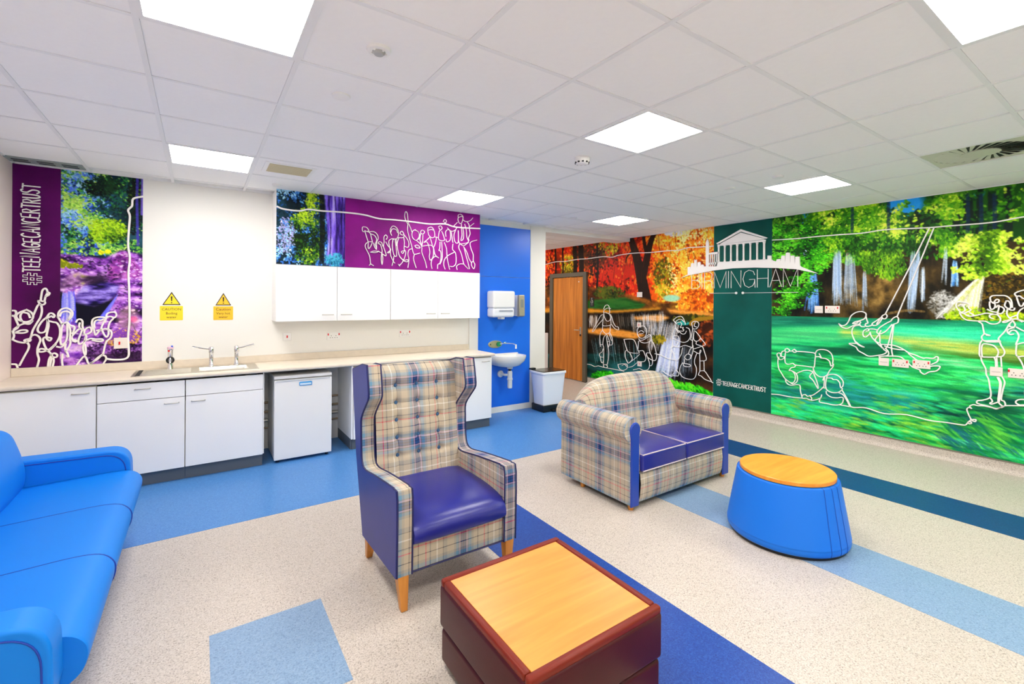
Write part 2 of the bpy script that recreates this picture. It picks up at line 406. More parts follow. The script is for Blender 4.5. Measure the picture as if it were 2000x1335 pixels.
MB().box(-.235, .235, -.085, .085, -.012, 0).build('frame', mat('slot_grey', (150, 160, 158), .5), t, bevel=.003)
for x in (-.15, .0, .15):
    for y in (-.03, .03): MB().box(x-.05, x+.05, y-.01, y+.01, -.015, -.011).build('slot', M_DARK, t)
def disc(name, x, y, r, h, label, cat='sensor', z=HC-.002):
    o = MB().lathe([(r*.82, -h), (r*.96, -h*.8), (r, -h*.3), (r, 0)], n=32).build(name, M_PLASTIC, None, smooth=True, angle=50); o.location = (x, y, z); return tag(o, label, cat)
disc('ceiling_sensor', .647, 2.66, .05, .012, 'plain round white disc on a ceiling tile above the armchair')
disc('ceiling_sensor', 4.312, 2.082, .045, .015, 'small round white disc on the ceiling beside the light near the waterfall mural')
disc('ceiling_sensor', 4.368, 2.575, .05, .012, 'small round white disc on the ceiling, one tile away from the light panel')
disc('ceiling_sensor', 4.215, 4.719, .05, .012, 'small round white disc on the ceiling near the autumn mural')
disc('ceiling_sensor', .63, 5.09, .04, .02, 'small round white fitting on the ceiling at the corner of the cupboards')
t = thing('motion_sensor', 'round white ceiling sensor with a toothed centre above the armchair', 'sensor', (.669, 2.073, HC-.002))
MB().lathe([(.05, -.012), (.055, -.004), (.055, 0)], n=28).build('base', M_PLASTIC, t, smooth=True, angle=50)
MB().lathe([(.02, -.024), (.028, -.016), (.03, -.012)], n=20).build('lens', mat('grey_lens', (170, 172, 172), .3), t, smooth=True)
for k in range(5):
    a = 2*math.pi*k/5; MB().box(.032*math.cos(a)-.004, .032*math.cos(a)+.004, .032*math.sin(a)-.004, .032*math.sin(a)+.004, -.018, -.012).build('tooth', M_PLASTIC, t)
t = thing('smoke_detector', 'white smoke detector with dark slots hanging from the ceiling', 'smoke detector', (2.508, 2.71, HC-.002))
MB().lathe([(.03, -.05), (.05, -.045), (.058, -.03), (.062, -.012), (.062, 0)], n=32).build('body', M_PLASTIC, t, smooth=True, angle=50)
for k in range(10):
    a = 2*math.pi*k/10; c = MB(); c.box(-.008, .008, .046, .057, -.044, -.034); o = c.build('slot', M_DARK, t); o.rotation_euler = (0, 0, a)
t = thing('downlight', 'small round downlight in the corridor ceiling', 'ceiling light', (5.62, 7.25, HC-.002))
MB().lathe([(.06, -.02), (.075, -.015), (.075, 0)], n=24).build('rim', M_PLASTIC, t, smooth=True); MB().lathe([(.0, -.022), (.055, -.022), (.055, -.018)], n=24).build('lens', emit('downlight_glow', (255, 240, 220), 14), t)

# ---- door in the mural wall
door = struct(MB().box(XR-.03, XR+.01, 6.78, 7.70, .012, 2.095).build('door_1', M_DOORWOOD, bevel=.003), 'walnut veneer door in the autumn mural wall')
dx = XR-.05
fr = MB(); fr.box(dx, XR, 6.67, 6.77, 0, 2.19); fr.box(dx, XR, 7.71, 7.81, 0, 2.19); fr.box(dx, XR, 6.77, 7.71, 2.105, 2.19)
fr.build('door_frame', M_FRAME, door, bevel=.004)
hd = MB().box(XR-.036, XR-.03, 6.82, 6.86, .93, 1.09).build('handle_plate', M_STEEL, door)
MB().tube([(XR-.036, 6.84, 1.03), (XR-.08, 6.84, 1.03), (XR-.085, 6.86, 1.03), (XR-.085, 6.97, 1.03)], .009).build('handle_lever', M_STEEL, hd, smooth=True)
MB().lathe([(.02, 0), (.02, .006)], c=(XR-.042, 6.84, .93), axis='X', n=16).build('lock_cylinder', M_DARK, hd)
MB().lathe([(.012, 0), (.012, .004)], c=(XR-.034, 6.9, 2.0), axis='X', n=12).build('door_marker', M_PLASTIC, door)
o = tag(MB().box(XR-.012, XR, 6.49, 6.60, 1.50, 1.68).build('door_sign', M_BLACK, bevel=.002), 'small black wheelchair sign beside the wooden door', 'sign')
sg = [(0, .045), (0, .015), (.02, .012), (.028, -.012)]
MB().tube([(XR-.013, 6.545-p[0], 1.61+p[1]) for p in sg], .0035, 6).build('wheelchair_symbol', M_PLASTIC, o)
MB().tube([(XR-.013, 6.545-.024*math.cos(a)-.002, 1.605-.012+.022*math.sin(a)) for a in [math.radians(d) for d in range(120, 400, 20)]], .003, 6).build('wheelchair_symbol', M_PLASTIC, o)
MB().lathe([(.007, 0), (.007, .003)], c=(XR-.015, 6.545, 1.668), axis='X', n=10).build('wheelchair_symbol', M_PLASTIC, o)
MB().box(XR-.013, XR-.012, 6.52, 6.57, 1.535, 1.545).build('caption_bar', mat('grey_print', (150, 150, 150), .6), o)
t = thing('floor_screen', 'low pale screen standing in the corridor past the kitchen wall', 'screen', (4.96, 6.3, .0012))
MB().box(-.08, .08, -.02, .02, .03, 1.05).build('panel', mat('pale_screen', (232, 212, 202), .5), t, bevel=.004)
for sx in (-.06, .06): MB().box(sx-.012, sx+.012, -.09, .09, 0, .03).build('foot', M_STEEL, t)

# ---- blue wall panel and white strips at the end of the units
o = thing('wall_panel', 'bright blue wall cladding behind the wash basin', 'wall panel', (0, 0, 0))
MB().box(3.215, 4.115, YB-.012, YB, .085, 1.947).build('panel', M_BLUEPANEL, o, bevel=.002)
MB().box(3.215, 4.115, YB-.012, YB, 1.951, 2.675).build('panel', M_BLUEPANEL, o, bevel=.002)
struct(MB().box(3.075, 3.213, YB-.02, YB, .9, HC).build('trim_3', M_WALL), 'white vertical strip between cupboards and blue panel')
struct(MB().box(4.118, XP+.002, YB-.016, YB, 0, HC).build('trim_4', mat('white_pillar', (236, 234, 226), .6)), 'white end strip of the kitchen wall')

# ================================================================== KITCHEN
YFR = 4.99      # door fronts
def bar_handle(parent, x, z, y, w=.10, name='handle'):
    return MB().tube([(x-w/2, y, z), (x-w/2, y-.02, z), (x-w/2+.012, y-.028, z), (x+w/2-.012, y-.028, z), (x+w/2, y-.02, z), (x+w/2, y, z)], .0045, 8).build(name, M_STEEL, parent, smooth=True)
def base_unit(label, x0, x1, drawer=None, handle=None, doors=1):
    t = thing('base_cabinet', label, 'cabinet', (0, 0, 0), group='white base cabinets')
    MB().box(x0, x1, YFR+.02, YB-.002, .12, .892 if drawer is None else .70).build('carcass', M_EDGE, t)
    MB().box(x0, x1, YFR+.05, YFR+.068, .0012, .12).build('plinth', M_GREYPL, t)
    g = .0025; ztop = .885
    if drawer is not None:
        d = MB().box(x0+g, x1-g, YFR, YFR+.019, .745, ztop).build('drawer_front' if drawer else 'fixed_panel', M_WHITE, t, bevel=.0015)
        if drawer: bar_handle(d, (x0+x1)/2, .84, YFR)
        ztop = .74
    w = (x1-x0)/doors
    for k in range(doors):
        a, b = x0+k*w, x0+(k+1)*w
        d = MB().box(a+g, b-g, YFR, YFR+.019, .118, ztop).build('door', M_WHITE, t, bevel=.0015)
        h = handle[k] if handle else None
        if h == 'R': bar_handle(d, b-.095, ztop-.045, YFR)
        if h == 'L': bar_handle(d, a+.095, ztop-.045, YFR)
    return t
base_unit('white base cabinet with one tall door behind the blue sofa', XL+.002, -.689, handle=['R'])
base_unit('white base cabinet with a drawer above its door, under the drainer', -.687, -.100, True, ['R'])
base_unit('white base cabinet with a blank panel above its door, under the sink taps', -.098, .512, False, ['L'])
base_unit('white base cabinet beside the fridge, with its bare white side showing', 1.362, 1.884, handle=['R'])
base_unit('white two-door base cabinet beside the wash basin', 1.886, 3.09, handle=[None, 'R'], doors=2)
t = thing('end_panel', 'white end panel closing the cabinets at the fridge gap', 'panel'); MB().box(.5135, .522, YFR+.02, YB-.002, .12, .90).build('board', M_WHITE, t)
t2 = thing('end_panel', 'white side panel of the cabinets on the far side of the fridge', 'panel'); MB().box(1.342, 1.3605, YFR+.01, YB-.001, .12, .90).build('board', M_WHITE, t2); MB().box(1.345, 1.36, YFR+.06, YB-.001, .0012, .12).build('plinth_return', M_GREYPL, t2)

ct = thing('worktop', 'long beige worktop with a rounded front edge along the kitchen wall', 'worktop')
pf = [(YB-.001, .902), (YFR-.012, .902)]+[(YFR-.012-.008*math.sin(a), .902+.0165-.0165*math.cos(a)) for a in [math.pi*k/8 for k in range(9)]]+[(YB-.001, .935)]
SX0, SX1, SY0, SY1 = -.47, .47, 5.06, 5.47          # sink cut-out
MB().prism(pf, XL+.001, SX0, 'X').build('slab', M_COUNTER, ct, smooth=True, angle=30)
MB().prism(pf, SX1, 3.125, 'X').build('slab', M_COUNTER, ct, smooth=True, angle=30)
MB().prism([(p[0] if p[0] < 5.2 else SY0, p[1]) for p in pf], SX0, SX1, 'X').build('slab', M_COUNTER, ct, smooth=True, angle=30)
MB().box(SX0, SX1, SY1, YB-.001, .902, .935).build('slab', M_COUNTER, ct)
MB().box(XL+.001, 3.073, YB-.019, YB-.001, .935, 1.008).build('upstand', M_COUNTER, ct, bevel=.003)

# ---- inset sink with drainer
t = thing('sink', 'stainless steel sink with a grooved drainer let into the worktop', 'sink', (0, 0, 0))
BX0, BX1, BY0, BY1 = .0, .40, 5.12, 5.40
rim = MB(); z = .9385
for (x0, x1, y0, y1) in ((SX0-.012, BX0, SY0-.01, SY1+.012), (BX1, SX1+.012, SY0-.01, SY1+.012), (BX0, BX1, SY0-.01, BY0), (BX0, BX1, BY1, SY1+.012)): rim.box(x0, x1, y0, y1, z-.0035, z)
rim.build('deck', M_STEEL, t)
bw = MB(); q = lambda d, z: [(BX0+d, BY0+d, z), (BX1-d, BY0+d, z), (BX1-d, BY1-d, z), (BX0+d, BY1-d, z)]
vv = q(0, z-.002)+q(.02, z-.03)+q(.035, .79); ff = []
for k in range(2):
    for i in range(4): ff.append((k*4+i, k*4+(i+1) % 4, k*4+4+(i+1) % 4, k*4+4+i))
ff.append((8, 9, 10, 11)); bw.add(vv, ff).build('bowl', M_STEEL, t, smooth=True, angle=50)
MB().lathe([(.035, 0), (.035, .004)], c=(.2, 5.26, .79), n=20).build('drain', M_DARK, t)
for k in range(7): MB().box(-.40, -.06, 5.12+k*.042, 5.132+k*.042, z, z+.0025).build('drainer_rib', M_STEEL, t, bevel=.001)
MB().box(-.455, -.425, 5.09, 5.43, z, z+.004).build('end_slot', M_DARK, t)
# ---- taps
def lever_tap(x, side, label):
    t = thing('lever_tap', label, 'tap', (x, 5.445, .9385))
    MB().lathe([(.026, 0), (.024, .012), (.018, .02), (.018, .13), (.022, .135), (.022, .185), (.016, .193), (.0, .195)], n=20).build('column', M_CHROME, t, smooth=True, angle=50)
    MB().tube([(0, 0, .12), (0, -.05, .135), (0, -.1, .13), (0, -.125, .10)], [.013, .012, .011, .011], 10).build('spout', M_CHROME, t, smooth=True)
    MB().tube([(side*.018, 0, .17), (side*.06, -.005, .178), (side*.115, -.008, .192), (side*.155, -.01, .20)], [.006, .006, .008, .012], 8).build('lever', M_CHROME, t, smooth=True)
lever_tap(.10, -1, 'chrome lever tap with its long handle pointing at the boiling water tap')
lever_tap(.315, 1, 'chrome lever tap with its long handle pointing at the wall cupboards')
t = thing('boiling_tap', 'boiling water tap with a black badge and a blue and red top', 'tap', (-.225, 5.44, .9385))
MB().lathe([(.026, 0), (.023, .02), (.02, .04), (.021, .17), (.024, .18), (.024, .19)], n=20).build('column', M_CHROME, t, smooth=True, angle=50)
MB().lathe([(.026, .19), (.026, .205), (.018, .214), (0, .216)], n=20).build('top_knob', mat('red_blue_knob', (226, 190, 206), .4), t, smooth=True)
MB().box(.004, .02, -.022, -.002, .205, .222).build('blue_button', mat('blue_button', (40, 90, 220), .4), t, bevel=.004)
MB().box(-.02, -.004, -.028, -.02, .165, .18).build('red_button', M_RED, t, bevel=.003)
MB().lathe([(.0, -.034), (.03, -.034), (.034, -.028), (.034, -.018)], c=(0, 0, .085), axis='Y', n=24).build('badge', M_BLACK, t, smooth=True, angle=40)
for k in range(3): MB().box(-.016, .016, -.0355, -.0338, .076+k*.009, .079+k*.009).build('badge_line', mat('badge_print', (150, 150, 150), .5), t)
MB().tube([(0, -.01, .10), (0, -.045, .105), (0, -.06, .09), (0, -.062, .05)], .008, 8).build('spout', M_CHROME, t, smooth=True)

# ---- caution signs
def text_mesh(name, body, size, m, parent, loc, rot, align='CENTER', depth=.0006):
    c = bpy.data.curves.new(name, 'FONT'); c.body = body; c.size = size; c.align_x = align; c.extrude = depth; c.resolution_u = 2
    o = bpy.data.objects.new(name, c); COL.objects.link(o); dg = bpy.context.evaluated_depsgraph_get()
    me = bpy.data.meshes.new_from_object(o.evaluated_get(dg)); bpy.data.objects.remove(o); me.materials.clear(); me.materials.append(m)
    o = bpy.data.objects.new(name, me); COL.objects.link(o); o.location = loc; o.rotation_euler = rot
    if parent: o.parent = parent
    return o
def caution(x, zt, w, col, head, l2, label, hs):
    t = thing('caution_sign', label, 'sign', (x, YB, zt))
    Y = mat('sign_'+head.replace(' ', ''), col, .45); B = mat('sign_black', (38, 18, 6), .5)
    MB().prism([(-w*.40, -.128), (w*.40, -.128), (0, 0)], -.002, 0, 'Y').build('triangle_border', B, t)
    MB().prism([(-w*.335, -.120), (w*.335, -.120), (0, -.016)], -.003, -.001, 'Y').build('triangle', Y, t)
    MB().prism([(-.007, -.044), (.007, -.044), (.004, -.090), (-.004, -.090)], -.004, -.002, 'Y').build('exclamation_mark', B, t)
    MB().lathe([(.0055, -.004), (.0055, -.002)], c=(0, 0, -.106), axis='Y', n=12).build('exclamation_dot', B, t)
    MB().prism(rounded_poly([(-w/2, -.278), (w/2, -.278), (w/2, -.138), (-w/2, -.138)], .008, 4), -.002, 0, 'Y').build('plate', Y, t)
    T = mat('sign_text_brown', (92, 62, 10), .6)
    R = (math.pi/2, 0, 0)
    text_mesh('heading', head, hs, T, t, (0, -.0025, -.182), R); text_mesh('wording', l2, .034, T, t, (0, -.0025, -.221), R); text_mesh('wording', 'water', .034, T, t, (0, -.0025, -.258), R)
caution(-.224, 1.672, .182, (252, 224, 40), 'CAUTION', 'Boiling', 'lemon yellow caution sign about boiling water above the boiling tap', .034)
caution(.204, 1.668, .172, (252, 198, 40), 'Caution', 'Very hot', 'amber caution sign about very hot water above the lever taps', .041)

# ---- switches and sockets
def plate(name, loc, rz, w, h, label, switches=(), sockets=0, line=False, group=None, cat='socket', m=None):
    """wall plate; local +y points into the room"""
    t = thing(name, label, cat, loc, rz, group)
    MB().box(-w/2, w/2, 0, .011, -h/2, h/2).build('face', m or M_SOCKET, t, bevel=.003)
    for sx in switches: MB().box(sx-.006, sx+.006, .011, .016, .008 if sockets else -.014, .032 if sockets else .014).build('rocker', M_RED, t, bevel=.0015)
    for k in range(sockets):
        cx = (k-(sockets-1)/2)*.052
        for dx_, dz in ((0, .004), (-.012, -.018), (.012, -.018)): MB().box(cx+dx_-.003, cx+dx_+.003, .0105, .0125, dz-.004, dz+.004).build('pin_hole', M_DARK, t)
    if line: MB().box(-w*.35, w*.35, .011, .014, -.006, .002).build('cord_outlet', mat('outlet_grey', (206, 198, 190), .5), t, bevel=.001)
    return t
K = dict(rz=math.pi)
plate('switch', (.80, YB, 1.196), math.pi, .086, .086, 'white switch plate with a red rocker on the wall under the cupboards', (0,), cat='switch', m=M_PLASTIC)
plate('double_socket', (1.29, YB, 1.185), math.pi, .146, .086, 'white double socket with red rockers under the cupboards, between switch and far socket', (-.06, .06), 2, m=M_PLASTIC)
plate('double_socket', (2.155, YB, 1.185), math.pi, .146, .086, 'white double socket with red rockers under the cupboards, nearer the blue panel', (-.06, .06), 2, m=M_PLASTIC)
plate('switch', (-.60, YB-.005, 1.19), math.pi, .10, .10, 'cream switch plate with a red rocker over the purple rocks mural', (.01,), cat='switch')
def wall_plate(px0, px1, py, label, **k):
    a, b = on_x(px0, py, XR), on_x(px1, py, XR); h = .088
    return plate(k.pop('name', 'double_socket'), (XR-.005, (a.y+b.y)/2, (a.z+b.z)/2), math.pi/2, abs(a.y-b.y), h, label, **k)
wall_plate(1592, 1608, 604, 'white blank outlet plate by the waterfall, above the green lake', name='outlet_plate', line=True, cat='outlet')
wall_plate(1612, 1641, 604, 'white double socket with red rockers by the waterfall, above the green lake', switches=(-.058, .058), sockets=2)
wall_plate(1717, 1737, 706, 'white blank outlet plate under the swinging figure', name='outlet_plate', line=True, cat='outlet')
wall_plate(1743, 1776, 709, 'white double socket with red rockers in the middle of the row under the swinging figure', switches=(-.058, .058), sockets=2)
wall_plate(1783, 1818, 711, 'white double socket with red rockers at the feet of the swinging figure', switches=(-.058, .058), sockets=2)
wall_plate(1934, 1959, 725, 'white blank outlet plate over the legs of the line-drawn couple', name='outlet_plate', line=True, cat='outlet')
wall_plate(1969, 2009, 729, 'white double socket with red rockers beside the legs of the line-drawn couple', switches=(-.058, .058), sockets=2)
wall_plate(1245, 1253, 634, 'small white switch plate with a red rocker above the laptop figure', name='switch', switches=(0,), cat='switch')
wall_plate(1246, 1254, 710, 'small white switch plate with a red rocker over the lap of the laptop figure', name='switch', switches=(0,), cat='switch')
wall_plate(1245, 1255, 575, 'small white plate beside the dark autumn tree trunk', name='outlet_plate', cat='outlet')

# ---- fridge
t = thing('fridge', 'white under-counter fridge with a blue badge', 'fridge', (.875, 0, 0))
MB().box(-.265, .265, 5.055, 5.505, .03, .815).build('body', M_PLASTIC, t, bevel=.006)
MB().box(-.27, .27, 5.0, 5.51, .82, .852).build('top', M_PLASTIC, t, bevel=.008)
d = MB().box(-.268, .268, 4.995, 5.05, .03, .812).build('door', M_PLASTIC, t, bevel=.008)
MB().box(-.25, .25, 4.991, 4.999, .795, .812).build('grip_groove', mat('grip_grey', (206, 210, 212), .5), d, bevel=.002)
bd = MB().prism(rounded_poly([(-.045, .742), (.075, .742), (.075, .782), (-.045, .782)], .012, 4), 4.991, 4.996, 'Y').build('badge', mat('badge_blue', (60, 160, 226), .4), d)
MB().prism(rounded_poly([(-.038, .750), (.068, .750), (.068, .768), (-.038, .768)], .006, 4), 4.989, 4.992, 'Y').build('badge_print', mat('badge_pale', (206, 230, 244), .4), bd)
for sx in (-.23, .23):
    for y in (5.05, 5.48): MB().lathe([(.016, .0012), (.016, .03)], c=(sx, y, 0), n=14).build('foot', M_BLACK, t)
# ---- pipes in the gap behind the fridge
for k, (z, r) in enumerate(((.50, .013), (.40, .013), (.31, .02), (.23, .011))):
    t = thing('pipe_run', ['copper-toned pipe in the fridge gap, topmost of four', 'pipe in the fridge gap, second of four from the top', 'thick pale pipe in the fridge gap', 'lowest thin pipe in the fridge gap'][k], 'pipe', (0, YB-.035, z))
    MB().tube([(.535, 0, 0), (1.335, 0, 0)], r, 12).build('pipe', mat('pipe_bronze', (170, 150, 124), .25, .8) if k != 2 else M_STEEL, t, smooth=True)
    for x in (.60, 1.2): MB().box(x-.01, x+.01, -.002, .034, -r-.004, r+.004).build('clip', M_PLASTIC, t)

# ---- wall cupboards and the printed bulkhead over them
YW = 5.27
for k, (x0, x1) in enumerate(((.650, 1.858), (1.860, 3.070))):
    t = thing('wall_cabinet', ['white two-door wall cupboard below the forest and purple print', 'white two-door wall cupboard beside the blue panel'][k], 'cabinet', group='white wall cupboards')
    MB().box(x0, x1, YW+.02, YB, 1.378, 1.968).build('carcass', M_WHITE, t)
    xm = (x0+x1)/2
    for a, b, hx in ((x0, xm, xm-.095), (xm, x1, xm+.10)):
        d = MB().box(a+.002, b-.002, YW, YW+.019, 1.376, 1.967).build('door', M_WHITE, t, bevel=.0015)
        bar_handle(d, hx, 1.442, YW, .11)
struct(MB().box(.650, 3.070, YW+.012, YB, 1.970, HC).build('trim_5', M_WHITE), 'white boxed bulkhead above the wall cupboards')

# ---- wash basin and what hangs on the blue panel
YP = YB-.012
t = thing('wash_basin', 'white ceramic wash basin on the blue panel', 'wash basin', (3.62, YP, 0))
def basin_ring(z, s, d): # D-shaped plan: flat back, rounded front
    pts = [(-.25*s, 0), (-.25*s, -.20*d)]
    for k in range(1, 12):
        a = math.pi-math.pi*k/12; pts.append((.25*s*math.cos(a), -.20*d-.19*d*math.sin(a)))
    return [(x, y, z) for x, y in pts+[(.25*s, -.20*d), (.25*s, 0)]]
rows = [basin_ring(.675, .42, .6), basin_ring(.695, .72, .78), basin_ring(.76, .93, .95), basin_ring(.82, 1, 1), basin_ring(.838, 1, 1)]
inn = [[(x*.86, -.035+(y+.0)*.86 if y < -.01 else -.06, z) for x, y, z in rr] for rr in (basin_ring(.838, 1, 1), basin_ring(.80, .92, .96), basin_ring(.755, .7, .85), basin_ring(.74, .2, .5))]
mb = MB(); allr = rows+inn
n = len(allr[0]); vv = [p for r_ in allr for p in r_]; ff = []
for i in range(len(allr)-1):
    for k in range(n): ff.append((i*n+k, i*n+(k+1) % n, (i+1)*n+(k+1) % n, (i+1)*n+k))
ff.append(tuple(range(n))); ff.append(tuple((len(allr)-1)*n+k for k in range(n)))
M_CERAMIC = mat('ceramic', (244, 242, 236), .12)
mb.add(vv, ff).build('bowl', M_CERAMIC, t, smooth=True, angle=60)
MB().box(-.25, .25, -.05, 0, .838, .852).build('back_ledge', M_CERAMIC, t, bevel=.005)
MB().lathe([(.04, .645), (.04, .68)], c=(.03, -.16, 0), n=20).build('waste_collar', M_PLASTIC, t, smooth=True, angle=40)
MB().lathe([(.022, .615), (.022, .655)], c=(.03, -.16, 0), n=16).build('waste_nut', M_DARK, t)
MB().lathe([(.03, .37), (.034, .38), (.034, .48), (.04, .485), (.04, .51), (.034, .515), (.034, .60), (.026, .615)], c=(.03, -.16, 0), n=20).build('bottle_trap', M_PLASTIC, t, smooth=True, angle=40)
MB().tube([(.03, -.16, .555), (-.03, -.12, .555), (-.03, 0, .555)], .018, 12).build('outlet_pipe', M_PLASTIC, t, smooth=True)
MB().lathe([(.045, -.02), (.05, -.01), (.05, 0)], c=(-.03, 0, .555), axis='Y', n=20).build('wall_rose', M_PLASTIC, t, smooth=True)
t = thing('wall_tap', 'wall tap with an open oval plate and green valve above the basin', 'tap', (3.50, YP, .985))
MB().lathe([(.0, -.012), (.05, -.012), (.056, -.006), (.056, 0)], axis='Y', n=28).build('oval_plate', mat('plate_bronze', (176, 168, 132), .4, .5), t, smooth=True, angle=40).scale = (2.1, 1, .95)
MB().lathe([(.034, -.03), (.036, -.012)], c=(.05, 0, 0), axis='Y', n=20).build('valve', mat('valve_green', (20, 130, 84), .4), t, smooth=True, angle=40)
MB().box(-.09, -.078, -.016, -.012, -.008, .008).build('screw', M_DARK, t)
MB().tube([(.06, -.02, 0), (.10, -.06, .012), (.17, -.09, .012), (.24, -.11, .005), (.275, -.12, -.01)], .007, 8).build('spout_arm', M_CHROME, t, smooth=True)
MB().lathe([(.012, -.06), (.013, -.05), (.011, 0)], c=(.28, -.12, -.008), n=14).build('nozzle', M_PLASTIC, t, smooth=True)
MB().box(.10, .135, -.085, -.06, .014, .03).build('lever', M_CHROME, t, bevel=.003)
t = thing('towel_dispenser', 'white paper towel dispenser on the blue panel', 'dispenser', (3.535, YP, 1.56))
MB().box(-.185, .185, -.19, 0, -.06, .185).build('cover', M_PLASTIC, t, bevel=.03, seg=4)
MB().box(-.18, .18, -.18, 0, -.185, -.055).build('tray', mat('tray_white', (232, 236, 244), .25), t, bevel=.03, seg=4)
MB().box(-.08, .14, -.186, -.178, -.105, -.085).build('towel_slot', mat('slot_shadow', (160, 166, 176), .5), t)
MB().box(-.03, .03, -.15, -.05, -.215, -.18).build('paper_tongue', M_PLASTIC, t, bevel=.008)
t = thing('soap_dispenser', 'slim soap dispenser with a silver front beside the towel dispenser', 'dispenser', (3.865, YP, 1.535))
MB().prism(rounded_poly([(-.10, -.15), (.0, -.15), (.0, .155), (-.10, .155)], .03), -.045, .045, 'X').build('body', M_PLASTIC, t, smooth=True, angle=40)
MB().prism(rounded_poly([(-.15, -.145), (-.095, -.165), (-.095, .15), (-.14, .16)], .012), -.047, .047, 'X').build('front_cover', mat('soap_silver', (186, 176, 152), .35, .4), t, smooth=True, angle=40)
MB().box(-.022, .022, -.152, -.143, -.02, .09).build('window', mat('soap_window', (140, 146, 140), .2), t, bevel=.002)

# ---- pedal bin
t = thing('pedal_bin', 'white pedal bin with a black lid and black base beside the basin', 'bin', (4.285, 5.335, 0))
W0, W1, D0, D1 = .175, .212, .125, .158
MB().frustum((-W0-.02, W0+.02, -D0-.02, D0+.02), (-W0-.025, W0+.025, -D0-.02, D0+.02), .0012, .10).build('base', M_BLACK, t, bevel=.012)
bd = MB(); fl = [(-W0, -D0), (W0, -D0), (W0, D0), (-W0, D0)]
b0 = rounded_poly(fl, .04, 4); b1 = rounded_poly([(-W1, -D1), (W1, -D1), (W1, D1), (-W1, D1)], .04, 4)
n = len(b0); bd.add([(x, y, .08) for x, y in b0]+[(x, y, .545) for x, y in b1], [tuple(range(n-1, -1, -1)), tuple(range(n, 2*n))]+[(i, (i+1) % n, n+(i+1) % n, n+i) for i in range(n)])
M_BIN = mat('bin_white', (246, 247, 249), .35)
bd.build('bucket', M_BIN, t, smooth=True, angle=40)
b2 = rounded_poly([(-W1-.012, -D1-.012), (W1+.012, -D1-.012), (W1+.012, D1+.012), (-W1-.012, D1+.012)], .04, 4)
MB().prism(b2, .545, .58, 'Z').build('rim', M_BIN, t, bevel=.008)
MB().prism(b1, .58, .592, 'Z').build('lid', mat('bin_lid', (26, 20, 14), .18), t, bevel=.008)
MB().box(-.06, .06, -D0-.07, -D0, .02, .035).build('pedal', M_BLACK, t, bevel=.005)
MB().box(-W1-.005, -.12, D1-.02, D1+.03, .585, .61).build('hinge', M_BLACK, t, bevel=.006)

# ================================================================== FURNITURE
def rbox(x0, x1, y0, y1, z0, z1, r=.03, seg=4, bulge=0.0, sub=0):
    """soft box as an MB: bevelled cube, optionally swollen on top"""
    bm = bmesh.new(); bmesh.ops.create_cube(bm, size=1)
    for v in bm.verts: v.co = Vector(((x0+x1)/2+v.co.x*(x1-x0), (y0+y1)/2+v.co.y*(y1-y0), (z0+z1)/2+v.co.z*(z1-z0)))
    if sub: bmesh.ops.subdivide_edges(bm, edges=bm.edges[:], cuts=sub, use_grid_fill=True)
    hard = [e for e in bm.edges if len(e.link_faces) == 2 and e.calc_face_angle(0) > .5]
    bmesh.ops.bevel(bm, geom=hard, offset=r, segments=seg, profile=.5, affect='EDGES', clamp_overlap=True)
    if bulge:
        for v in bm.verts:
            u, w = (v.co.x-x0)/(x1-x0), (v.co.y-y0)/(y1-y0)
            if v.co.z > (z0+z1)/2: v.co.z += bulge*max(0, 16*u*(1-u)*w*(1-w))
    m = MB(); bm.verts.index_update(); m.add([tuple(v.co) for v in bm.verts], [tuple(v.index for v in f.verts) for f in bm.faces]); bm.free(); return m
def set_uv(o, fn):
    me = o.data; uv = me.uv_layers.get('UVMap') or me.uv_layers.new(name='UVMap')
    for l in me.loops: uv.data[l.index].uv = fn(l.vertex_index, me.vertices[l.vertex_index].co)
def surf(name, pts, m, parent, u=None, v=None, closed_u=False, smooth=True):
    """grid surface with UVs given by arc length (metres)"""
    mb = MB(); mb.grid(pts, closed_u)
    o = mb.build(name, m, parent, smooth=smooth, angle=60)
    a, b = len(pts), len(pts[0]); P = np.array([[tuple(p) for p in r] for r in pts], float)
    du = np.zeros((a, b)); du[1:] = np.cumsum(np.linalg.norm(np.diff(P, axis=0), axis=2), axis=0)
    dv = np.zeros((a, b)); dv[:, 1:] = np.cumsum(np.linalg.norm(np.diff(P, axis=1), axis=2), axis=1)
    if u is not None: du = np.broadcast_to(np.array(u(P)), (a, b))
    if v is not None: dv = np.broadcast_to(np.array(v(P)), (a, b))
    me = o.data; uv = me.uv_layers.get('UVMap') or me.uv_layers.new(name='UVMap')
    for l in me.loops: i, j = divmod(l.vertex_index, b); uv.data[l.index].uv = (du[i, j], dv[i, j])
    return o

# ---------------------------------------------------------------- high-backed wing armchair (faces the camera side, -y)
ch = thing('wing_armchair', 'high-backed plaid wing armchair with a navy leather seat and buttoned back', 'armchair', (1.205, 2.6, 0))
OX, OY = 1.205, 2.6
raw = [(2.262, .185), (2.258, .585), (2.30, .625), (2.36, .625), (2.62, .598), (2.80, .575), (2.868, .60), (2.888, .68), (2.895, .79), (2.888, .875), (2.80, .965), (2.748, 1.022), (2.757, 1.10), (2.782, 1.208), (2.88, 1.203), (3.085, 1.150), (3.045, .95), (2.985, .63), (2.835, .165)]
keys = [0, 0, 0, .0]
prof = [(y-OY, z) for y, z in raw]
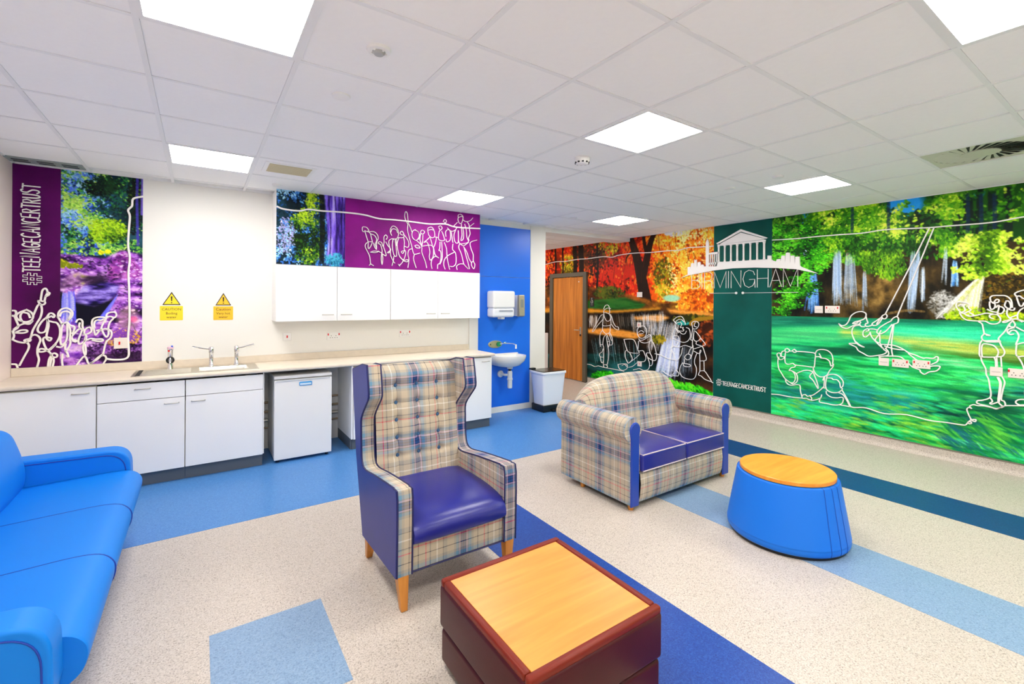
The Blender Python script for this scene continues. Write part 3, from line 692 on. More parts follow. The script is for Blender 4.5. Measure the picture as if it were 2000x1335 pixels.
# soften: straight bottom and back kept, the front edge smoothed
front = smooth_line(prof[0:14], 3)
sp_ = front+[prof[14], prof[15], prof[16], prof[17], prof[18]]
for sgn in (-1, 1):
    xo, xi = sgn*.372, sgn*.283
    sd = MB().prism(sp_, xo, xo-sgn*.014, 'X').build('side_panel', M_NAVY, ch, smooth=True, angle=35); sd['label'] = 'navy leather outer side'
    cx_ = 0
    b = MB().prism([(y, z) for y, z in sp_], xo-sgn*.014, xi, 'X').build('side_frame', M_PLAID, ch, smooth=True, angle=35, uv=True, off=(.03*sgn, .02))
    # wide front strip: UV running along the edge
    k = [i for i in range(len(front))]
    pts = [[(xo-sgn*.010, y-.0025 if True else y, z+.0015) for y, z in front], [(xi-sgn*0.0, y-.0025, z+.0015) for y, z in front]]
    surf('edge_band', pts, M_PLAID, ch, u=lambda P: P[:, :, 0]+.11)
    loop = [(xo-sgn*.006, y-.004, z+.002) for y, z in front]+[(xo-sgn*.006, y, z+.003) for y, z in sp_[len(front):len(front)+2]]
    MB().tube(loop, .0048, 8).build('piping', M_PIPE, ch, smooth=True)
    loop = [(xi+sgn*.002, y-.004, z+.002) for y, z in front]+[(xi, y, z+.003) for y, z in sp_[len(front):len(front)+2]]
    MB().tube(loop, .0048, 8).build('piping', M_PIPE, ch, smooth=True)
    MB().tube([(xo-sgn*.006, p[0]+.003, p[1]) for p in sp_[len(front)+1:]], .0055, 8).build('piping', M_PIPE, ch, smooth=True)
# outer back
bk = [(xx, 0, 0) for xx in (-.36, .36)]
bo = MB().prism([(2.80-OY, .17), (2.835-OY, .17), (2.985-OY, .63), (3.045-OY, .95), (3.085-OY, 1.15), (3.0-OY, 1.165), (2.96-OY, .95), (2.90-OY, .63)], -.283, .283, 'X').build('back_shell', M_NAVY, ch, smooth=True, angle=35)
# buttoned inner back: rows of buttons pull the padding in
btn = [(-.145, 0), (0, 0), (.145, 0)]
rows_z = [1.05, .94, .83, .72, .61]
A, B = 57, 73
pts = []
def back_y(z): return 2.872-OY + (z-.45)*.115          # leaning front surface
for i in range(A):
    x = -.283+.566*i/(A-1); row = []
    for j in range(B):
        z = .42+.755*j/(B-1)
        d = .020*(1-(abs(x)/.29)**4)
        dent = 0
        for zz in rows_z:
            for bx, _ in btn: dent += .030*math.exp(-(((x-bx)/.020)**2+((z-zz)/.022)**2)**.7)
            dent += .006*math.exp(-((z-zz)/.010)**2)*(1 if abs(x) < .23 else .4)
        for bx, _ in btn: dent += .011*math.exp(-((x-bx)/.014)**2)*(1 if .5 < z < 1.10 else .5)
        y = back_y(z)-.045-d+dent
        if z > 1.10: t_ = (z-1.10)/.075; y += .075*t_*t_
        row.append((x, y, z+(.012*(1-(x/.283)**2) if z > 1.10 else 0)))
    for e in range(1, 5): row.append((x, row[-1][1]+.03*1, row[-1][2]-.004*e))
    pts.append(row)
surf('buttoned_back', pts, M_PLAID, ch, u=lambda P: P[:, :, 0]+.093, v=lambda P: P[:, :, 2]*1.03+.06)
M_BTN = mat('button_blue', (60, 104, 150), .7)
for zz in rows_z:
    for bx, _ in btn:
        o = MB().lathe([(.013, 0), (.012, -.004), (.007, -.008), (0, -.009)], axis='Y', n=12).build('button', M_BTN, ch, smooth=True)
        o.location = (bx, back_y(zz)-.045-.020+.034, zz)
# seat, rail, legs
def seat_section(x):
    e = 1-(abs(x)/.29)**6
    top = .462+.02*e; yf, yb = 2.232-OY-.012*e, 2.84-OY
    sec = [(yb, .36), (yb, top-.01), (yb-.10, top+.004), (yf+.30, top+.008), (yf+.15, top), (yf+.06, top-.018), (yf+.015, top-.05), (yf, top-.09), (yf+.008, .35), (yf+.03, .335), (yb, .335)]
    return [(x, y, z) for y, z in smooth_line(sec[:-1], 4)+[sec[-1]]]
S2 = [seat_section(x) for x in (-.282, -.278, -.26, -.2, -.1, 0, .1, .2, .26, .278, .282)]
mb = MB(); mb.grid(S2); n = len(S2[0]); mb.f.append(tuple(range(n))); mb.f.append(tuple((len(S2)-1)*n+k for k in range(n)))
mb.build('seat_cushion', M_NAVYSEAT, ch, smooth=True, angle=60)
MB().box(-.283, .283, 2.268-OY, 2.80-OY, .19, .335).build('seat_rail', M_PLAID, ch, uv=True, bevel=.008, off=(.055, .20))
MB().tube([(-.283, 2.266-OY, .192), (.283, 2.266-OY, .192)], .005, 6).build('piping', M_PIPE, ch, smooth=True)
for sx in (-1, 1):
    MB().frustum((sx*.322-.017, sx*.322+.017, 2.262-OY, 2.296-OY), (sx*.33-.030, sx*.33+.030, 2.262-OY, 2.322-OY), .0012, .19).build('leg', M_WOODLEG, ch, bevel=.003)
    MB().frustum((sx*.318-.018, sx*.318+.018, 2.862-OY, 2.898-OY), (sx*.33-.030, sx*.33+.030, 2.77-OY, 2.83-OY), .0012, .18).build('leg', M_WOODLEG, ch, bevel=.003)

# ---------------------------------------------------------------- small two-seat plaid sofa
lv = thing('loveseat', 'small two-seat plaid sofa with rolled arms and navy leather cushions', 'sofa', (3.385, 2.4, 0))
LX, LY = 3.385, 2.4
HW = .665
def arm_profile(s):
    # s=+1: outer side towards +x. section in (x,z) going outer bottom -> roll -> inner bottom
    r = .097; c = (HW-.032, .622)
    pts = [(HW, .05), (HW, .30), (HW, .50)]
    for k in range(13):
        a = math.radians(-62+ (302)*k/12); pts.append((c[0]+r*math.cos(a), c[1]+r*math.sin(a)))
    pts += [(HW-.11, .50), (HW-.11, .30)]
    return [(s*x, z) for x, z in pts]
for s in (-1, 1):
    ap = smooth_line(arm_profile(s), 2)
    ys = [-.015, 0, .02, .2, .4, .6, .74, .775, .79]
    ins = [.018, .006, 0, 0, 0, 0, 0, .008, .03]
    cxm, czm = s*(HW-.045), .55
    pts = [[(cxm+(x-cxm)*(1-i_), y, (czm+(z-czm)*(1-i_) if z > .45 else z)) for x, z in ap] for y, i_ in zip(ys, ins)]
    o = surf('arm', pts, M_PLAID, lv, u=lambda P: P[:, :, 1]+.13)
    # closed front and back
    for row in (pts[0], pts[-1]): MB().add(row, [tuple(range(len(row)))]).build('arm_end', M_PLAID, lv, uv=True)
    # navy facing
    fc = [(s*(HW-.008), .035), (s*(HW-.008), .52)]
    r = .052; c = (HW-.050, .620)
    fc = [(HW-.012, .035), (HW-.012, .55)]+[(c[0]+r*math.cos(a), c[1]+r*math.sin(a)) for a in [math.radians(-20+220*k/10) for k in range(11)]]+[(HW-.092, .55), (HW-.092, .035)]
    fc = [(s*x, z) for x, z in fc]
    f_ = MB().prism(fc, -.026, -.012, 'Y').build('arm_facing', M_COBALT, lv, bevel=.004); f_['label'] = 'blue leather arm front'
    MB().tube([(x, -.016, z) for x, z in smooth_line(fc, 1)], .007, 8).build('piping', M_COBALT, lv, smooth=True)
# back: arched, leaning, rounded top
NX = 33; pts = []
for i in range(NX):
    q = -1+2*i/(NX-1); x = q*(HW-.05)
    top = .935-.03*q*q-.16*abs(q)**6
    sec = [(.40, .30), (.435, .45), (.475, top-.18), (.497, top-.09), (.525, top-.025), (.575, top), (.64, top-.015), (.70, top-.07), (.735, top-.2), (.745, .45), (.74, .06)]
    pts.append([(x, y, z) for y, z in smooth_line(sec, 3)])
surf('back', pts, M_PLAID, lv, u=lambda P: P[:, :, 0]+.03)
for row in (pts[0], pts[-1]): MB().add(row, [tuple(range(len(row)))]).build('back_end', M_PLAID, lv, uv=True)
for k, (x0, x1) in enumerate(((-.556, -.003), (.003, .556))):
    c = rbox(x0, x1, -.045, .44, .29, .425, .018, 3, bulge=.022, sub=3).build('seat_cushion', M_NAVYSEAT, lv, smooth=True, angle=80)
    e = .010
    lp = [(x0+e, .43, .42), (x0+e, -.04, .42), (x1-e, -.04, .42), (x1-e, .43, .42)]
    MB().tube(lp, .005, 6).build('piping', M_CREAMPIPE, c, smooth=True)
    MB().tube([(x0+e, -.043, .296), (x1-e, -.043, .296)], .005, 6).build('piping', M_CREAMPIPE, c, smooth=True)
fr_pts = [[(x, y, z) for y, z in ((-.005, .05), (-.02, .10), (-.028, .2), (-.02, .27), (.02, .29), (.40, .29))] for x in np.linspace(-.556, .556, 5)]
surf('front_rail', fr_pts, M_PLAID, lv, u=lambda P: P[:, :, 0]+.07)
MB().box(-.64, .64, .0, .73, .045, .06).build('underside', M_BLACK, lv)
for x in (-.655, .58):
    for y in (.015, .55): MB().lathe([(.02, .0012), (.026, .055)], c=(x+.035, y, 0), n=16).build('leg', M_WOODLEG, lv, smooth=True, angle=40)

# ---------------------------------------------------------------- blue three-seat sofa along the left wall (faces +x)
sf = thing('blue_sofa', 'long bright blue vinyl three-seat sofa', 'sofa', (0, 0, 0))
Y0, Y1 = 2.14, 3.97; L3 = (Y1-Y0)/3
def seat_sec(y, sag=0):
    sec = [(-1.02, .262), (-1.02, .445), (-.85, .452-sag), (-.60, .462-sag), (-.45, .466-sag), (-.365, .455-sag), (-.322, .42), (-.310, .375), (-.325, .32), (-.365, .285), (-.42, .27), (-.52, .268), (-.70, .262)]
    return [(x, y, z) for x, z in smooth_line(sec, 4)]
for k in range(3):
    a, b = Y0+k*L3, Y0+(k+1)*L3
    rows_ = []
    for t_, sg in ((0, .03), (.008, .012), (.03, .004), (.1, 0), (.5, -.004), (.9, 0), (.97, .004), (.992, .012), (1, .03)):
        s_ = seat_sec(a+(b-a)*t_, 0)
        cx_, cz_ = -.62, .34
        q = sg*.35
        rows_.append([(cx_+(x-cx_)*(1-q), y, cz_+(z-cz_)*(1-q)) if x > -.9 else (x, y, z) for x, y, z in s_])
    mb = MB(); mb.grid(rows_); n = len(rows_[0]); mb.f.append(tuple(range(n))); mb.f.append(tuple((len(rows_)-1)*n+i for i in range(n)))
    mb.build('seat_cushion', M_SOFA, sf, smooth=True, angle=60)
    # back cushion
    rows_ = []
    for t_, q in ((0, .10), (.01, .04), (.04, .012), (.1, 0), (.5, -.01), (.9, 0), (.96, .012), (.99, .04), (1, .10)):
        sec = smooth_line([(-.94, .40), (-.885, .44), (-.862, .50), (-.868, .60), (-.90, .72), (-.93, .79), (-.985, .825), (-1.06, .82), (-1.13, .78), (-1.19, .60), (-1.21, .40)], 4)
        rows_.append([(-1.03+(x+1.03)*(1-q), a+(b-a)*t_, .6+(z-.6)*(1-q*.5)) for x, z in sec])
    mb = MB(); mb.grid(rows_); n = len(rows_[0]); mb.f.append(tuple(range(n))); mb.f.append(tuple((len(rows_)-1)*n+i for i in range(n)))
    mb.build('back_cushion', M_SOFA, sf, smooth=True, angle=60)
    if k: MB().tube([(x, a, z-.003) for x, _, z in seat_sec(a)[5:-12]], .004, 6).build('seam', M_SEAM, sf, smooth=True)
for (a, b) in ((Y0-.145, Y0-.005), (Y1+.005, Y1+.145)):
    pl_ = rounded_poly([(-1.26, .05), (-.43, .05), (-.372, .36), (-.378, .60), (-1.19, .616), (-1.26, .616)], [0, .0, .02, .22, .0, .02], 10)
    MB().prism(pl_, a, b, 'Y').build('arm', M_SOFA, sf, bevel=.022, seg=4)
    for yy in (a-.001, b+.001):
        lp = [(x-.024*(1 if x > -.9 else 0), yy, z-(.026 if z > .3 else 0)) for x, z in pl_ if z > .06 or x < -1]
        MB().tube([p for p in lp if p[0] > -1.2], .003, 6).build('seam', M_SEAM, sf, smooth=True)
MB().box(-1.28, -1.20, Y0-.14, Y1+.14, .05, .62).build('back_frame', M_SOFA, sf, bevel=.02, seg=3)
MB().frustum((-1.26, -.46, Y0-.06, Y1+.06), (-1.26, -.395, Y0-.004, Y1+.004), .03, .275).build('base', M_SOFA, sf, bevel=.01)
for x in (-1.2, -.55):
    for y in (Y0, Y1): MB().lathe([(.022, .0012), (.022, .05)], c=(x, y, 0), n=14).build('foot', M_BLACK, sf)

# ---------------------------------------------------------------- round stool with a wooden top
st = thing('round_stool', 'blue tapered round stool with an orange wooden top', 'stool', (3.395, 1.572, 0))
prof_ = [(.362, .022), (.370, .035), (.372, .06), (.366, .10), (.315, .395), (.308, .418), (.292, .428), (.2, .43)]
o = MB().lathe(smooth_line(prof_, 4), n=64).build('body', M_STOOL, st, smooth=True, angle=70)
MB().lathe([(.352, .0012), (.358, .024), (.2, .024)], n=64).build('base_ring', M_BLACK, st, smooth=True, angle=40)
MB().lathe([(.286, .43), (.291, .434), (.291, .455), (.287, .459), (.1, .459)], n=64).build('top', M_ORANGEWOOD, st, smooth=True, angle=30)
for d in (-62, -50, -39):
    a = math.radians(d-52)
    line = [((r_+.0008)*math.cos(a), (r_+.0008)*math.sin(a), z) for r_, z in smooth_line(prof_, 4)[2:-4]]
    MB().tube(line, .0022, 5).build('seam', M_STOOLSEAM, st, smooth=True)

# ---------------------------------------------------------------- maroon cube table
tb = thing('cube_table', 'low maroon leather cube table with a beech top', 'table', (1.21, 1.51, 0))
h = .333
def soft(z0, z1, e): return rbox(-h+e, h-e, -h+e, h-e, z0, z1, .018, 4, sub=0)
soft(.03, .178, .006).build('lower_cushion', M_MAROON, tb, smooth=True, angle=60)
soft(.182, .365, 0).build('upper_cushion', M_MAROON, tb, smooth=True, angle=60)
for (x0, x1, y0, y1) in ((-h+.004, h-.004, -h+.004, -h+.036), (-h+.004, h-.004, h-.036, h-.004), (-h+.004, -h+.036, -h+.036, h-.036), (h-.036, h-.004, -h+.036, h-.036)):
    rbox(x0, x1, y0, y1, .355, .388, .010, 3).build('edge_roll', M_MAROONTRIM, tb, smooth=True, angle=60)
MB().box(-h+.036, h-.036, -h+.036, h-.036, .355, .382).build('top', M_BEECH, tb, bevel=.002)
for sx in (-.27, .27):
    for sy in (-.27, .27): MB().lathe([(.025, .0012), (.025, .032)], c=(sx, sy, 0), n=14).build('foot', M_BLACK, tb)

# ================================================================== PRINTED MURALS (flat wall prints, painted by code into vertex colours)
class Canvas:
    def __init__(s, plane, pos, a0, a1, z0, z1, cell, seed):
        """plane 'x': wall at x=pos, runs from y=a0 (photo left) to y=a1; plane 'y': wall at y=pos from x=a0 to a1"""
        s.plane, s.pos, s.a0, s.a1, s.z0, s.z1 = plane, pos, a0, a1, z0, z1
        s.W = int(abs(a1-a0)/cell)+1; s.H = int((z1-z0)/cell)+1
        s.cell = cell; s.img = np.zeros((s.H, s.W, 3)); s.rng = np.random.default_rng(seed)
        s.X, s.Y = np.meshgrid(np.arange(s.W), np.arange(s.H))
        # photo pixel of every cell, so that regions can be given where the photograph shows them
        a = a0+(a1-a0)*s.X/(s.W-1); z = z1-(z1-z0)*s.Y/(s.H-1)
        P = np.stack([np.full_like(a, pos), a, z-CAM_H] if plane == 'x' else [a, np.full_like(a, pos), z-CAM_H], -1)
        d = P@np.array(fwd); s.PX = CX+F_PX*(P@np.array(r2))/d; s.PY = CY-F_PX*(P@np.array(u2))/d
    def c(s, px, py):
        p = on_x(px, py, s.pos) if s.plane == 'x' else on_y(px, py, s.pos)
        a = p.y if s.plane == 'x' else p.x
        return (a-s.a0)/(s.a1-s.a0)*(s.W-1), (s.z1-p.z)/(s.z1-s.z0)*(s.H-1)
    def noise(s, sx, sy, oct=4, gain=.55):
        """value noise, cell sizes sx, sy in metres"""
        out = np.zeros((s.H, s.W)); amp = 1; tot = 0
        for o in range(oct):
            gx_, gy_ = s.X*s.cell/sx+s.rng.random()*9, s.Y*s.cell/sy+s.rng.random()*9
            R = s.rng.random((int(gy_.max())+3, int(gx_.max())+3)); i, j = gy_.astype(int), gx_.astype(int); fy, fx = gy_-i, gx_-j
            fy = fy*fy*(3-2*fy); fx = fx*fx*(3-2*fx)
            out += amp*((R[i, j]*(1-fx)+R[i, j+1]*fx)*(1-fy)+(R[i+1, j]*(1-fx)+R[i+1, j+1]*fx)*fy); tot += amp; amp *= gain; sx /= 2; sy /= 2
        return out/tot
    def poly(s, pts, soft=2):
        x, y = s.PX, s.PY; inside = np.zeros(x.shape, bool); n = len(pts)
        for i in range(n):
            (x0, y0), (x1, y1) = pts[i], pts[i-1]
            if y0 == y1: continue
            inside ^= ((y0 > y) != (y1 > y)) & (x < (x1-x0)*(y-y0)/(y1-y0)+x0)
        return s.blur(inside.astype(float), soft)
    def blur(s, m, k):
        k = int(k)
        for ax in (0, 1):
            if k < 1: break
            p = np.concatenate([np.repeat(m.take([0], ax), k+1, ax), m, np.repeat(m.take([-1], ax), k, ax)], ax).cumsum(ax)
            n = m.shape[ax]; m = (p.take(range(2*k+1, 2*k+1+n), ax)-p.take(range(0, n), ax))/(2*k+1)
        return m
    def blob(s, cx, cy, rx, ry):
        d = ((s.PX-cx)/rx)**2+((s.PY-cy)/ry)**2; return np.clip(1.6*(1-d), 0, 1)
    def mix(s, mask, col):
        m = np.clip(mask, 0, 1)[..., None]; s.img = s.img*(1-m)+np.array(col, float)*m if not isinstance(col, np.ndarray) or col.ndim == 1 else s.img*(1-m)+col*m
    def ramp(s, t, cols):
        cols = np.array(cols, float); t = np.clip(t, 0, .9999)*(len(cols)-1); i = t.astype(int); f = (t-i)[..., None]; return cols[i]*(1-f)+cols[i+1]*f
    def dabs(s, mask, n, size, pal, aspect=.5, ang=(0, 3.14), alpha=.9, clump=None, jitter=.35):
        """leaf-like dabs; size in metres (lo, hi); palette runs dark -> light"""
        p = mask.ravel().astype(float)
        if clump is not None: p = p*clump.ravel()
        tot = p.sum()
        if tot <= 0: return
        idx = s.rng.choice(len(p), n, p=p/tot); tone = s.noise(.22, .22, 3); tone = (tone-tone.min())/(tone.max()-tone.min()); pal = np.array(pal, float)
        for q in idx:
            cy, cx = divmod(int(q), s.W); r = s.rng.uniform(*size)/s.cell; r = max(r, .6); k = int(r)+1
            y0, y1, x0, x1 = max(0, cy-k), min(s.H, cy+k+1), max(0, cx-k), min(s.W, cx+k+1)
            th = s.rng.uniform(*ang); c_, s_ = math.cos(th), math.sin(th)
            dx = s.X[y0:y1, x0:x1]-cx; dy = s.Y[y0:y1, x0:x1]-cy
            u = (dx*c_+dy*s_)/r; v = (-dx*s_+dy*c_)/(r*aspect+.3)
            m = np.clip(1.5*(1-u*u-v*v), 0, 1)*alpha
            t = min(.999, max(0, tone[cy, cx]*1.3-.15+s.rng.normal(0, jitter)*.6))
            col = pal[int(t*len(pal))]*(.88+.24*s.rng.random())
            s.img[y0:y1, x0:x1] = s.img[y0:y1, x0:x1]*(1-m[..., None])+col*m[..., None]
    def stroke(s, pts, w0, w1, col, alpha=1.0, rough=.0):
        """tapering stroke through photo pixels; widths in metres"""
        C = [s.c(*p) for p in smooth_line(pts, 4)]; n = len(C)
        for i in range(n-1):
            (ax, ay), (bx, by) = C[i], C[i+1]; w_ = (w0+(w1-w0)*i/max(1, n-1))/s.cell/2
            k = w_+2; x0, x1 = int(max(0, min(ax, bx)-k)), int(min(s.W, max(ax, bx)+k+1)); y0, y1 = int(max(0, min(ay, by)-k)), int(min(s.H, max(ay, by)+k+1))
            if x1 <= x0 or y1 <= y0: continue
            gx_, gy_ = s.X[y0:y1, x0:x1], s.Y[y0:y1, x0:x1]; L2 = (bx-ax)**2+(by-ay)**2+1e-9
            t = np.clip(((gx_-ax)*(bx-ax)+(gy_-ay)*(by-ay))/L2, 0, 1); d = np.hypot(gx_-ax-t*(bx-ax), gy_-ay-t*(by-ay))
            m = np.clip(w_-d+.5, 0, 1)*alpha*(1-rough*s.rng.random(d.shape))
            s.img[y0:y1, x0:x1] = s.img[y0:y1, x0:x1]*(1-m[..., None])+np.array(col, float)*m[..., None]
    def fall(s, top, bottom, n, w_, cols, alpha=.55):
        """falling water: many fine strands from the top edge (two pixels) to the bottom edge"""
        for k in range(n):
            t = s.rng.random(); a = [top[0][i]*(1-t)+top[1][i]*t for i in (0, 1)]; b = [bottom[0][i]*(1-t)+bottom[1][i]*t for i in (0, 1)]
            e = s.rng.uniform(.55, 1); g = s.rng.uniform(0, .25)
            p0 = [a[i]*(1-g)+b[i]*g for i in (0, 1)]; p1 = [a[i]*(1-e)+b[i]*e for i in (0, 1)]
            j = s.rng.normal(0, .6); mid = ((p0[0]+p1[0])/2+j, (p0[1]+p1[1])/2)
            s.stroke([p0, mid, p1], w_*s.rng.uniform(.5, 1), w_*s.rng.uniform(.6, 1.4), cols[s.rng.integers(len(cols))], alpha)
    def build(s, name, parent, m, lift=.003, grain=.05, gain=1.12):
        g = 1+grain*(s.rng.random((s.H, s.W, 1))-.5)*2; im = np.clip(s.img*g*gain/255, 0, 1)
        L_ = np.where(im <= .04045, im/12.92, ((im+.055)/1.055)**2.4)
        a = s.a0+(s.a1-s.a0)*s.X/(s.W-1); z = s.z1-(s.z1-s.z0)*s.Y/(s.H-1)
        co = np.stack([np.full_like(a, s.pos-lift), a, z] if s.plane == 'x' else [a, np.full_like(a, s.pos-lift), z], -1).reshape(-1, 3)
        W_, H_ = s.W, s.H; i = (np.arange(H_-1)[:, None]*W_+np.arange(W_-1)[None]).ravel()
        quads = np.stack([i, i+W_, i+W_+1, i+1], 1)
        me = bpy.data.meshes.new(name); me.vertices.add(len(co)); me.vertices.foreach_set('co', co.ravel())
        me.loops.add(quads.size); me.loops.foreach_set('vertex_index', quads.ravel().astype(np.int32))
        me.polygons.add(len(quads)); me.polygons.foreach_set('loop_start', np.arange(0, quads.size, 4, dtype=np.int32))
        me.update(calc_edges=True); me.validate()
        at = me.color_attributes.new('print', 'FLOAT_COLOR', 'POINT')
        at.data.foreach_set('color', np.concatenate([L_.reshape(-1, 3), np.ones((len(co), 1))], 1).ravel().astype(np.float32))
        me.materials.append(m); o = bpy.data.objects.new(name, me); COL.objects.link(o); o.parent = parent; return o
M_PRINT = bpy.data.materials.new('mural_print'); M_PRINT.use_nodes = True
_b = M_PRINT.node_tree.nodes['Principled BSDF']; _c = M_PRINT.node_tree.nodes.new('ShaderNodeVertexColor'); _c.layer_name = 'print'
_b.inputs['Roughness'].default_value = .45; _b.inputs['Specular IOR Level'].default_value = .15
M_PRINT.node_tree.links.new(_c.outputs['Color'], _b.inputs['Base Color'])
def flat_print(name, rgb, m2, plane, pos, a0, a1, z0, z1, parent):
    m = mat('print_'+name, rgb, .55, spec=.15, var=m2, vscale=2.2)
    if plane == 'x': return MB().box(pos-.003, pos, min(a0, a1), max(a0, a1), z0, z1).build(name, m, parent)
    return MB().box(a0, a1, pos-.003, pos, z0, z1).build(name, m, parent)

# ---------------------------------------------------------------- the green lake mural
ZM0 = .118
mg = thing('lake_mural', 'wall mural of a green lake with waterfalls and trees', 'mural', (0, 0, 0))
C = Canvas('x', XR, 3.137, -.75, ZM0, HC-.002, .0062, 7)
n1 = C.noise(.5, .5); C.img[:] = C.ramp(n1, [(6, 26, 8), (18, 66, 14), (34, 92, 16)])
full = np.ones((C.H, C.W)); sky = C.noise(.18, .14, 3)
up_m = (C.PY < 480).astype(float)
C.mix(C.blob(1768, 396, 46, 32)+C.blob(1655, 405, 26, 16)*.9+C.blob(1905, 372, 22, 18)*.8+C.blob(1570, 425, 14, 16)*.7, (34, 150, 232))
for x, w_ in ((1532, .05), (1560, .07), (1585, .05), (1648, .05), (1690, .06), (1722, .05), (1866, .07), (1890, .09), (1912, .06), (1938, .09), (1968, .07), (2030, .08)):
    C.stroke([(x, 370), (x+2, 430), (x-2, 470)], w_*.7, w_, (14, 30, 26), .9)
gA = [(14, 52, 10), (34, 98, 12), (62, 140, 16), (112, 178, 22), (170, 214, 40), (206, 232, 74)]
gD = [(8, 30, 14), (16, 56, 18), (30, 88, 20), (58, 124, 24), (96, 160, 34)]
C.dabs(up_m*(1-C.blob(1768, 394, 48, 28))*(1-C.blob(1655, 405, 20, 12)), 5200, (.012, .034), gD, .5, clump=C.noise(.2, .2, 3)**4)
br = C.blob(1640, 440, 80, 52)+C.blob(1800, 435, 75, 50)+C.blob(1700, 425, 40, 42)+C.blob(1850, 410, 40, 34)+C.blob(1975, 395, 36, 40)*.8+C.blob(2060, 420, 50, 60)
C.dabs(np.clip(br, 0, 1)*up_m, 5200, (.010, .030), gA[1:], .5, clump=C.noise(.16, .16, 3)**5)
for x in (1664, 1735, 1890, 1916, 1942): C.stroke([(x, 380), (x+1, 420), (x, 452)], .03, .03, (20, 44, 70), .8, .5)
Zc = C.z1-(C.z1-C.z0)*C.Y/(C.H-1); side = np.clip((C.PX-2030)/60, 0, 1)*(Zc > 1.42)
C.dabs(side, 2600, (.012, .034), gD, .5, clump=C.noise(.2, .2, 3)**3); C.dabs(side*(Zc > 1.75), 2200, (.010, .030), gA[1:], .5, clump=C.noise(.18, .18, 3)**5)
# cliff
cl = C.poly([(1500, 520), (1580, 492), (1660, 486), (1760, 492), (1860, 470), (2000, 470), (2120, 470), (2120, 640), (1500, 622)])
nn = C.noise(.12, .22, 5); C.mix(cl, C.ramp(nn*1.5-.3, [(8, 8, 6), (28, 24, 14), (62, 48, 22), (106, 82, 38)]))
C.mix(cl*(C.blob(1690, 570, 66, 46)+C.blob(1745, 560, 40, 40)*.6)*.85, C.ramp(C.noise(.07, .08, 4)*1.5-.25, [(40, 32, 16), (104, 80, 36), (168, 134, 70)]))
C.dabs(C.poly([(1560, 470), (1880, 455), (1870, 500), (1700, 515), (1570, 515)]), 2600, (.01, .028), gA[:5], .45, ang=(1.0, 2.1), clump=C.noise(.1, .2, 3)**4)
C.dabs(C.poly([(1668, 490), (1760, 488), (1770, 530), (1740, 545), (1690, 530)]), 900, (.01, .026), [(40, 90, 10), (90, 150, 20), (140, 190, 30)], .35, ang=(1.2, 1.9))
C.dabs(cl*C.blob(1960, 560, 60, 40), 500, (.008, .02), [(50, 40, 10), (110, 84, 20), (70, 90, 20)], .5)
wt = [(150, 180, 214), (190, 212, 236), (226, 236, 246), (110, 140, 180)]
C.fall(((1628, 488), (1642, 486)), ((1624, 596), (1646, 596)), 90, .010, wt, .34)
C.fall(((1652, 492), (1668, 494)), ((1646, 600), (1676, 600)), 60, .009, wt, .26)
C.fall(((1569, 484), (1574, 484)), ((1572, 512), (1580, 512)), 14, .012, wt, .5)
C.fall(((1584, 530), (1594, 528)), ((1570, 612), (1602, 612)), 60, .014, [(50, 110, 190), (90, 150, 220), (130, 180, 230)], .5)
C.fall(((1686, 528), (1692, 528)), ((1684, 608), (1694, 608)), 24, .008, wt, .35)
C.fall(((1780, 488), (1798, 484)), ((1772, 612), (1786, 612)), 80, .010, wt, .3)
C.fall(((1800, 520), (1806, 520)), ((1796, 590), (1808, 590)), 20, .009, wt, .4)
C.fall(((1862, 508), (1868, 508)), ((1858, 560), (1872, 560)), 24, .012, [(60, 130, 210), (120, 180, 235), (190, 220, 245)], .6)
C.fall(((1846, 480), (1850, 480)), ((1838, 560), (1850, 560)), 14, .008, wt, .35)
C.fall(((1912, 540), (1924, 536)), ((1822, 622), (1902, 622)), 130, .010, [(210, 212, 200), (240, 240, 234), (190, 186, 160), (250, 250, 248)], .5)
C.dabs(C.blob(1842, 594, 34, 30), 900, (.006, .012), [(60, 60, 54), (150, 150, 146), (220, 222, 220)], .7, alpha=.32)
C.fall(((1900, 548), (1922, 540)), ((1880, 622), (1912, 622)), 70, .008, [(170, 186, 60), (214, 214, 190), (236, 238, 230)], .45)
C.stroke([(1922, 540), (1890, 570), (1850, 618)], .02, .05, (170, 180, 50), .5, .6)
C.dabs(C.blob(1940, 492, 82, 44)+C.blob(1900, 520, 44, 26)+C.blob(2010, 500, 60, 40), 3200, (.010, .026), [(50, 96, 10), (96, 150, 16), (150, 200, 30), (196, 226, 60), (214, 236, 90)], .5, clump=C.noise(.12, .1, 3)**4)
C.dabs(C.blob(1545, 480, 70, 50)*.8+C.blob(1600, 495, 30, 22)+C.blob(1560, 560, 52, 24)+C.blob(1530, 595, 44, 22)+C.blob(1590, 520, 34, 22), 4200, (.009, .024), [(8, 40, 8), (20, 90, 12), (40, 140, 16), (70, 190, 20), (110, 216, 40)], .4, ang=(-.4, .6), clump=C.noise(.12, .06, 3)**4)
C.dabs(C.poly([(1880, 600), (2000, 612), (2120, 618), (2120, 636), (1990, 632), (1850, 624), (1840, 616)]), 700, (.008, .02), [(90, 130, 10), (150, 190, 20), (200, 220, 40)], .5)
C.stroke([(1735, 612), (1770, 606), (1805, 608)], .03, .02, (120, 96, 50), .8, .5)
